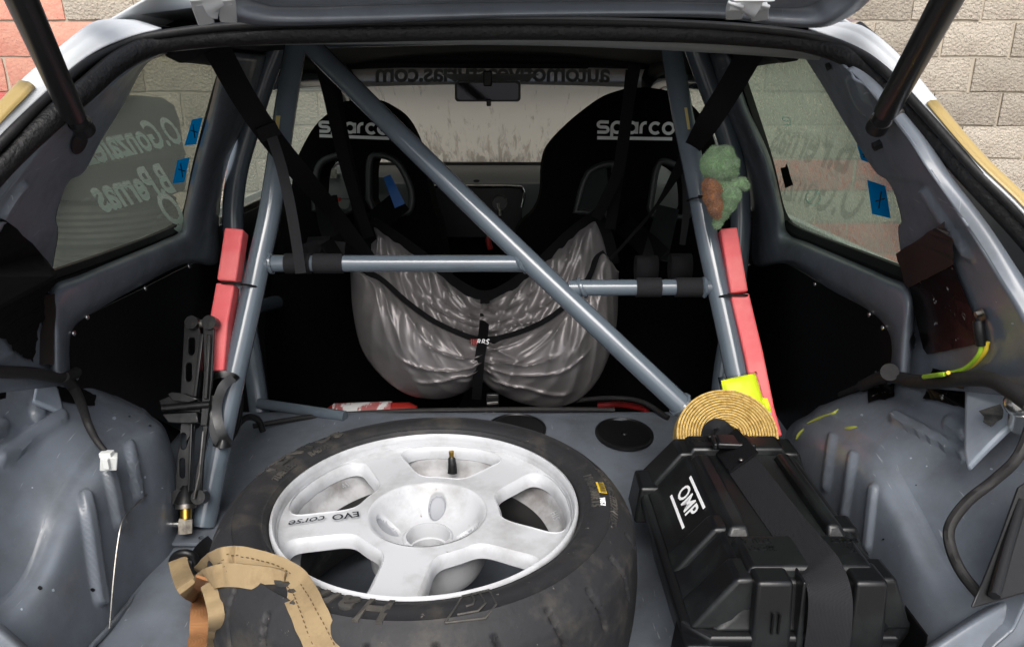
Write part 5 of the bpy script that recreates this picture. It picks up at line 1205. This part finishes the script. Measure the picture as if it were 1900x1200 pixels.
# corner blocks and side buttresses
for (ya, yb) in ((y0+.012, .79), (.838, .885), (1.045, y1-.012)):
    rib('side_buttress', x0+.006, LX0+.016, ya, yb, .686, LZ+.004, inx0=.052, inx1=.0, iny0=.006, iny1=.006)
    rib('side_buttress', LX1-.016, x1-.004, ya, yb, .686, LZ+.004, inx0=.0, inx1=.024, iny0=.006, iny1=.006)
for (xa, xb) in ((.276, .324), (.328, .338), (.376, .385), (.388, .432)):
    rib('front_buttress', xa, xb, y0-.008, LY0+.020, .640, LZ+.010, inx0=.003, inx1=.003, iny0=.012, iny1=0)
rib('corner_lug', x0-.008, .262, y0-.010, y0+.05, .620, .676, inx0=.006, inx1=.006, iny0=.006)
rib('corner_lug', .474, x1+.012, y0-.010, y0+.05, .620, .692, inx0=.006, inx1=.006, iny0=.006)
rib('corner_lug', x0-.012, x0+.03, 1.03, y1-.02, .640, .700, inx0=.008, iny0=.006, iny1=.006)
mb = MB()
for xx in (.2985, .3060): mb.box((xx, y0-.0075+.0042, .708), (.0022, .004, .026))
obj('vent_slots', mb, 'panel', case, smooth=0)
def emb(txt, cx, cy, size, rot=180, z=LZ+.0122):
    obj('moulded_lettering', MB().text(txt, size, lambda x, y, zz: Vector((cx, cy, z))+Matrix.Rotation(R(rot), 3, 'Z') @ Vector((x, y, zz)), bold=.0003, ext=.0008), 'case', case, smooth=0)
emb('ORLA', .302, .806, .014); emb('MOD', .304, .790, .014); emb('SOLID', .410, .806, .012); emb('K', .412, .788, .015); emb('MADE', .300, 1.078, .011); emb('X', .280, 1.078, .010)
# white logo on the sloping flank
sA = Vector((x0+.026, .95, .700)); sB = Vector((LX0-.004, .95, LZ-.006)); su = (sB-sA).normalized(); sn = Vector((-su.z, 0, su.x))
if sn.z < 0: sn = -sn
cen = sA.lerp(sB, .64)+sn*.0018; cen.y = .950
def om(x, y, z): return cen+Vector((0, -1, 0))*x+su*y
mb = MB().text('OMP', .0335, lambda x, y, z: om(x, y, z), bold=.0007, shear=.0, space=1.02)
for yy in (-.0205, .0205):
    mb.plate([om(-.043, yy-.0022, 0), om(.043, yy-.0022, 0), om(.043, yy+.0022, 0), om(-.043, yy+.0022, 0)], .0005, sn)
obj('logo', mb, 'whiteprint', case, smooth=0)
# strap over the lid
cs = thing('case_strap', 'wide black strap with a side release buckle running over the black case', 'strap', (.36, .90, .76))
SPT = [Vector((.3302, 1.1125, .735)), Vector((.3303, 1.111, .750)), Vector((.3308, 1.104, .7605)), Vector((.332, 1.09, .7625)), Vector((.337, 1.03, .763)), Vector((.344, .93, .762)), Vector((.351, .83, .762)), Vector((.356, .765, .7645)), Vector((.3572, .740, .764)), Vector((.3575, .716, .752)), Vector((.3575, .706, .72)), Vector((.357, .703, .66)), Vector((.356, .703, .58))]
obj('strap_band', MB().ribbon(SPT, .046, th=.003, m=6), 'web2', cs)
obj('strap_overlap', MB().ribbon([Vector((.3335, 1.072, .7655)), Vector((.337, 1.03, .7685)), Vector((.340, .990, .769))], .050, th=.003, m=6), 'web', cs)
ba = Matrix.Rotation(R(-5), 3, 'Z')
bk = obj('buckle_body', MB().box((.3362, 1.048, .7725), (.044, .036, .010), ba), 'case', cs, smooth=30, bevel=.004)
obj('buckle_bar', MB().box((.3338, 1.068, .770), (.056, .008, .008), ba), 'case', cs, smooth=30, bevel=.003)
obj('buckle_bar', MB().box((.3395, 1.030, .775), (.058, .008, .010), ba), 'case', cs, smooth=30, bevel=.003)
for dx in (-.026, .026): obj('buckle_prong', MB().box((.3362+dx, 1.048, .7725), (.006, .034, .010), ba), 'case', cs, smooth=30, bevel=.002)
obj('buckle_rivet', MB().ball((.335, .990, .773), .0035, 8, (1, 1, .6)), 'steel', cs)

# ================================================================== ROLLED WEBBING, HI-VIS PACKET
cl = thing('webbing_roll', 'tightly rolled straw coloured webbing standing behind the black case', 'webbing roll', at(1345, 800, 1.19))
cc = at(1346, 811, 1.180); cax = Vector((-.06, -.80, .60)).normalized(); ce = Vector((1, 0, -.02)); ce = (ce-cax*ce.dot(cax)).normalized(); cf = cax.cross(ce)
if cf.z < 0: cf = -cf
turns = 13.5; r0, r1 = .0185, .0805; G = []; NPT = 900
for i in range(NPT):
    f = i/(NPT-1); a = f*turns*2*math.pi+math.pi*.2; r = r0+(r1-r0)*f; q = .00165
    w = .023+.0012*math.sin(a*.9)+.0010*noise.noise(Vector((a*.5, 0, 0)))
    row = []
    for rr, ww in ((r-q, -w), (r-q, w*.96), (r, w), (r+q, w*.96), (r+q, -w)):
        row.append(cc+ce*(math.cos(a)*rr*1.06)+cf*(math.sin(a)*rr*.98)+cax*ww)
    G.append(row)
obj('coiled_band', MB().grid(G, closev=True), 'coil', cl, smooth=50)
hv = thing('hi_vis_packet', 'folded yellow hi-vis vest in a clear bag behind the webbing roll', 'packet', at(1390, 740, 1.271))
def pillow(P, n=14, b=.010, wr=.003, seed=0):
    """soft packet between four corners"""
    a, b_, c, d = P; nn = (b_-a).cross(d-a).normalized(); nn = nn if nn.dot(O-a) > 0 else -nn; mb = MB()
    for sgn in (1, -1):
        G = []
        for i in range(n):
            row = []
            for j in range(n):
                x, y = i/(n-1), j/(n-1); p = a.lerp(b_, x).lerp(d.lerp(c, x), y); e = (16*x*(1-x)*y*(1-y))**.35
                row.append(p+nn*sgn*(b*e+(wr*noise.noise(Vector((x*5, y*5, seed)))*e)))
            G.append(row)
        mb.grid(G)
    return mb
obj('folded_vest', pillow([SP_(1338, 706, .030), SP_(1401, 692, .030), SP_(1424, 772, .030), SP_(1352, 778, .030)], b=.011), 'hivis', hv)
obj('silver_band', pillow([SP_(1380, 756, .030), SP_(1420, 745, .030), SP_(1436, 812, .030), SP_(1390, 822, .030)], b=.006), 'silver', hv)
obj('inner_fold', pillow([SP_(1407, 736, .030), SP_(1424, 738, .030), SP_(1432, 765, .030), SP_(1414, 762, .030)], b=.006), 'hivis', hv)
obj('inner_fold', pillow([SP_(1413, 762, .030), SP_(1431, 764, .030), SP_(1437, 812, .030), SP_(1422, 815, .030)], b=.006), 'silver', hv)
obj('clear_bag', pillow([SP_(1332, 700, .030), SP_(1404, 688, .030), SP_(1428, 775, .030), SP_(1350, 785, .030)], b=.014, wr=.006, seed=4), 'film', hv)

# ================================================================== PLUSH TOY
def blob(name, balls, m, parent, vox=.0028):
    me = bpy.data.meshes.new('b'); mb = MB()
    for c, r, sc, rt in balls: mb.ball(c, r, 14, sc, rt)
    lo = sum(mb.v, Vector())/len(mb.v); me.from_pydata([p-lo for p in mb.v], [], mb.f)
    bm = bmesh.new(); bm.from_mesh(me); bmesh.ops.remove_doubles(bm, verts=bm.verts, dist=1e-5); bmesh.ops.recalc_face_normals(bm, faces=bm.faces); bm.to_mesh(me); bm.free()
    o = bpy.data.objects.new(name, me); COL.objects.link(o)
    d = o.modifiers.new('r', 'REMESH'); d.mode = 'VOXEL'; d.voxel_size = vox
    d = o.modifiers.new('s', 'SMOOTH'); d.iterations = 2; d.factor = .5
    bpy.context.view_layer.update(); dg = bpy.context.evaluated_depsgraph_get()
    me2 = bpy.data.meshes.new_from_object(o.evaluated_get(dg)); o.modifiers.clear(); o.data = me2
    for v in me2.vertices: v.co += v.normal*(.0016*noise.noise(v.co*120)+.0009*noise.noise(v.co*420))
    me2.name = name; me2.shade_smooth(); me2.materials.clear(); me2.materials.append(M[m]); o.parent = parent; o.location = lo-WPOS[parent.name]; WPOS[o.name] = lo
    return o
toy = thing('plush_toy', 'small green plush toy with a brown vest tied to the right rear stay', 'soft toy', at(1340, 360, 1.42))
TY = 1.30
def tb(u, v, r, sc=(1, 1, 1), dy=0, rot=None): return (at(u, v, TY+dy), r*TY/1400*1.03, sc, rot)
blob('plush_body', [tb(1333, 305, 27, (1.08, 1, 1.02)), tb(1345, 284, 13, (1.1, 1, .9), -.006), tb(1326, 281, 9, (1, 1, .9)), tb(1358, 304, 12, (1.0, 1, .9), -.006), tb(1352, 320, 13, (1.2, 1, .75), -.004), tb(1330, 340, 16, (1, .9, 1)), tb(1336, 356, 19, (.95, .9, 1)),
                 tb(1354, 345, 11, (1.5, .8, .8), -.004), tb(1367, 341, 10.5, (1.2, .8, .8), -.008), tb(1376, 339, 9, (1, .9, .9), -.010), tb(1381, 345, 7, (.9, 1, 1), -.010), tb(1356, 362, 16, (.95, 1.1, .9), -.012), tb(1352, 376, 14, (.9, 1, 1.1), -.008), tb(1340, 386, 16, (.9, .9, 1.3)), tb(1334, 402, 9, (.9, .9, 1.2)), tb(1332, 414, 7, (.9, .9, 1.4))], 'plush', toy)
PB_ = bpy.data.objects['plush_body']
def fur(src, m, parent, n, ln, seed):
    rn = random.Random(seed); me = src.data; mb = MB(); c0 = WPOS[src.name]; V = me.vertices
    for _ in range(n):
        v = V[rn.randrange(len(V))]; p = v.co+c0+Vector((rn.uniform(-1, 1), rn.uniform(-1, 1), rn.uniform(-1, 1)))*.0012
        d = (v.normal+Vector((rn.uniform(-.7, .7), rn.uniform(-.7, .7), rn.uniform(-.9, .3)))).normalized(); w = d.orthogonal().normalized()*.00035
        k = len(mb.v); mb.v += [p-w, p+w, p+d*ln*rn.uniform(.6, 1.3)]; mb.f.append((k, k+1, k+2))
    o = obj('fur', mb, m, parent, smooth=0); o['kind'] = 'stuff'; return o
fur(PB_, 'plush', toy, 26000, .0042, 5)
blob('plush_vest', [tb(1318, 345, 14, (.8, 1.1, 1.1), -.008), tb(1321, 362, 15, (.85, 1.1, 1.1), -.010), tb(1327, 380, 14, (.85, 1.1, 1.2), -.010), tb(1330, 394, 9, (.8, 1, 1.2), -.008), tb(1326, 352, 12, (.9, 1.1, 1), -.010)], 'plushbrown', toy)
fur(bpy.data.objects['plush_vest'], 'plushbrown', toy, 9000, .0042, 6)
obj('plush_eye', MB().ball(at(1363, 307, TY-.014), .003, 8), 'ink', toy)
tieloop([(1276, 372, .008), (1284, 369, .022), (1298, 366, .030), (1318, 362, .042), (1328, 360, .046), (1330, 360, .0), (1310, 364, -.024), (1285, 370, -.024), (1276, 373, -.010)], toy, .0018)

# ================================================================== CABLE LOOMS, WIRES, CONNECTOR
ll = thing('wiring_loom', 'taped black wiring loom along the left wheel arch ending in a white connector', 'cable', side(120, 700, -1, .02))
loomP = [side(u, v, -1, o) for u, v, o in ((-80, 676, .03), (0, 689, .03), (60, 692, .03), (105, 700, .028), (130, 697, .022), (142, 690, .02))]
obj('loom_run', MB().tube(spline(loomP, 8), .0085, 10), 'loom', ll)
br_ = [side(118, 700, -1, .03), atx(138, 722, -.672), atx(152, 752, -.642), atx(163, 785, -.612), atx(178, 815, -.600), atx(196, 838, -.585)]
obj('loom_branch', MB().tube(spline(br_, 8), lambda f: .0085-.0045*f, 10), 'loom', ll)
pc = atx(202, 856, -.580)
pl_ = obj('connector', MB().box(pc, (.022, .016, .022), Matrix.Rotation(R(12), 3, 'Y') @ Matrix.Rotation(R(25), 3, 'Z')), 'plug', ll, smooth=30, bevel=.0015)
obj('connector_latch', MB().box(pc+Vector((.002, -.010, .002)), (.008, .006, .016)), 'plug', pl_, smooth=0, bevel=.001)
obj('connector_collar', MB().box(pc+Vector((-.001, .0, .012)), (.017, .012, .008)), 'plug', pl_, smooth=0, bevel=.001)
e_ = br_[-1]
obj('wire', MB().tube([e_, (e_+pc)/2+Vector((.003, 0, .004)), pc+Vector((.003, 0, .012))], .0012, 6), 'redwire', ll); obj('wire', MB().tube([e_, (e_+pc)/2, pc+Vector((-.003, 0, .012))], .0012, 6), 'wireyellow', ll)
rl = thing('wiring_loom', 'thick taped black wiring loom along the top of the right wheel arch', 'cable', side(1700, 705, 1, .02))
obj('loom_run', MB().tube(spline([side(1600, 716, 1, .02), side(1645, 697, 1, .03), side(1690, 706, 1, .034), side(1735, 708, 1, .036), side(1785, 703, 1, .04), atx(1835, 704, .575), atx(1872, 722, .575), atx(1915, 752, .575)], 8), .0098, 10), 'loom', rl)
obj('loom_clip', MB().tube([side(1651, 690, 1, .02), side(1651, 690, 1, .05)], .013, 14), 'loom', rl)
obj('loom_branch', MB().tube(spline([side(1640, 705, 1, .02), side(1600, 716, 1, .014), side(1560, 732, 1, .006)], 6), .006, 8), 'loom', rl)
cable('lamp_cable', 'black cable curving down the right wheel arch to the lamp cover', [atx(1920, 770, .60), atx(1890, 845, .575), atx(1845, 890, .556), atx(1795, 930, .530), atx(1763, 975, .510), atx(1764, 1015, .505), atx(1785, 1062, .505), atx(1822, 1108, .515)], .0062, 'loom')
ew = thing('earth_wire', 'pair of yellow and green earth wires bolted to the right rear pillar', 'wire', at(1840, 640, .96))
PA = lambda u, v, o=.01: surf(u, v, o)
wpts = [PA(1838, 634), PA(1836, 655, .014), PA(1815, 680, .018), PA(1788, 690, .03), side(1750, 694, 1, .062), side(1714, 699, 1, .052)]
obj('wire', MB().tube(spline(wpts, 8), .0030, 8), 'wiregreen', ew); obj('wire', MB().tube(spline([p+Vector((.003, -.005, .004)) for p in wpts[:-1]]+[wpts[-1]+Vector((.02, 0, .002))], 8), .0026, 8), 'wireyellow', ew)
obj('shrink_sleeve', MB().tube(spline([PA(1831, 592), PA(1836, 612, .012), PA(1838, 636, .011)], 5), .0066, 10), 'black', ew)
obj('ring_terminal', MB().plate([PA(u, v, .005) for u, v in ((1820, 575), (1830, 570), (1836, 580), (1837, 596), (1829, 598), (1824, 588))], .003, (-.3, -.9, .1)), 'steel', ew, smooth=0)
obj('terminal_bolt', MB().tube([PA(1827, 580, .004), PA(1827, 580, .011)], .0042, 6), 'steel', ew, smooth=30)
tag(obj('trim_wire', MB().tube(spline([atx(318, 868, -.588), atx(285, 905, -.582), atx(250, 938, -.575), atx(228, 965, -.574), atx(218, 1010, -.572), atx(210, 1080, -.57), atx(203, 1165, -.57)], 8), .0013, 6), 'steel'), 'thin pale wire hanging down the left wheel arch', 'wire')
tag(obj('ball_stud', MB().ball(atx(1892, 748, .60), .017, 12).tube([atx(1893, 758, .60), atx(1890, 790, .615)], .012, 12), 'chrome'), 'shiny ball stud at the right edge above the curved cable', 'ball stud')

# ================================================================== TAPE
def ragged(P, j=2.0, n=5, seed=1):
    rnd = random.Random(seed); out = []
    for (a, b) in zip(P, P[1:]+P[:1]):
        for k in range(n):
            f = k/n; out.append((a[0]+(b[0]-a[0])*f+rnd.uniform(-j, j)*(k > 0), a[1]+(b[1]-a[1])*f+rnd.uniform(-j, j)*(k > 0)))
    return out
def tapepatch(label, P, fn, m, nrm, j=1.5, th=.0012, lift=0, seed=1, name='tape_patch'):
    return tag(obj(name, MB().plate([fn(u, v) for u, v in ragged(P, j, 5, seed)], th, nrm), m, smooth=0), label, 'tape')
tapepatch('large torn black cloth tape sheet on the left rear pillar', [(-70, 375), (6, 408), (50, 448), (97, 503), (95, 522), (80, 540), (86, 556), (74, 575), (80, 590), (64, 606), (60, 640), (53, 672), (28, 655), (12, 648), (4, 628), (-40, 616), (-90, 606)], lambda u, v: surf(u, v, .006+.004*noise.noise(Vector((u*.03, v*.03, 2)))), 'tape', (.7, -.6, .2), j=2.6, th=.002, seed=3, name='torn_tape')
tapepatch('long narrow black tape strip below the left window corner', [(82, 548), (102, 545), (104, 580), (100, 620), (99, 676), (69, 676), (70, 632), (80, 600)], lambda u, v: at(u, v, surf(88, v, 0).y-.022), 'tapebrown', (.6, -.7, .1), j=.6, seed=4)
tapepatch('black tape square on the left wheel arch under the loom', [(102, 718), (150, 724), (175, 735), (174, 755), (112, 746)], lambda u, v: surf(u, v, .004), 'tape', (.5, -.5, .7), seed=5)
tapepatch('black tape scrap at the left picture edge', [(-20, 700), (10, 701), (11, 738), (-20, 744)], lambda u, v: atx(u, v, -.722+.0004*(v-700)), 'tape', (.5, -.5, .7), seed=6)
tapepatch('worn brown black tape sheet stuck over the top of the right pillar plate', [(1673, 467), (1718, 438), (1757, 410), (1776, 448), (1784, 484), (1740, 508), (1694, 533), (1684, 500)], lambda u, v: surf(u, v, .009), 'tapebrown', (-.7, -.6, .2), seed=8)
pp = [(1692, 512), (1730, 500), (1775, 486), (1790, 522), (1808, 565), (1827, 612), (1831, 634), (1780, 646), (1728, 657), (1720, 645), (1707, 590)]
tag(obj('cover_plate', MB().plate([surf(u, v, .006) for u, v in pp], .003, (-.7, -.6, .2)), 'tapeshiny', smooth=0), 'glossy scuffed black plate on the right rear pillar', 'plate')
tapepatch('small black tape patch on the right arch edge by the trim plate', [(1612, 726), (1660, 712), (1662, 738), (1614, 750)], lambda u, v: surf(u, v, .004), 'tapeshiny', (-.5, -.5, .7), seed=10)
tapepatch('black tape strip crossing under the right wiring loom', [(1738, 682), (1772, 690), (1794, 710), (1805, 762), (1750, 750), (1716, 744), (1730, 712)], lambda u, v: surf(u, v, .006), 'tapeshiny', (-.5, -.5, .7), seed=11)
def bluetape(label, P, s, cross):
    t = obj('blue_tape', MB().plate(sidepoly(P, s, -.028), .0008, (-s, 0, .2)), 'bluetape', smooth=0); tag(t, label, 'tape', 'blue tape marks on the quarter windows')
    (cx, cy, h, w) = cross; mb = MB()
    mb.tube([side(cx-h*.25*s*-1*.6, cy-h, s, -.0265), side(cx+h*.25*s*-1*.6, cy+h, s, -.0265)], .0011, 5); mb.tube([side(cx-w, cy+w*.3*s*-1*-1, s, -.0265), side(cx+w, cy-w*.3*s*-1*-1, s, -.0265)], .0011, 5)
    obj('ink_cross', mb, 'ink', t)
bluetape('blue tape with a cross beside the upper name on the left window', [(357, 222), (376, 218), (364, 268), (343, 270)], -1, (360, 244, 12, 6))
bluetape('blue tape with a cross beside the lower name on the left window', [(330, 297), (352, 292), (342, 338), (321, 341)], -1, (337, 316, 12, 6))
bluetape('large blue tape with a cross low on the right window', [(1609, 334), (1642, 345), (1652, 405), (1618, 397)], 1, (1633, 371, 15, 8))
bluetape('sliver of blue tape at the rear edge of the right window', [(1590, 268), (1606, 272), (1612, 302), (1598, 297)], 1, (1604, 286, 6, 3))
tag(obj('tape_scrap', MB().plate(sidepoly([(1448, 312), (1457, 310), (1459, 304), (1462, 312), (1465, 325), (1471, 343), (1457, 349), (1452, 330)], 1, -.026), .001, (-1, 0, .2)), 'tape', smooth=0), 'black tape scrap at the front edge of the right window', 'tape')
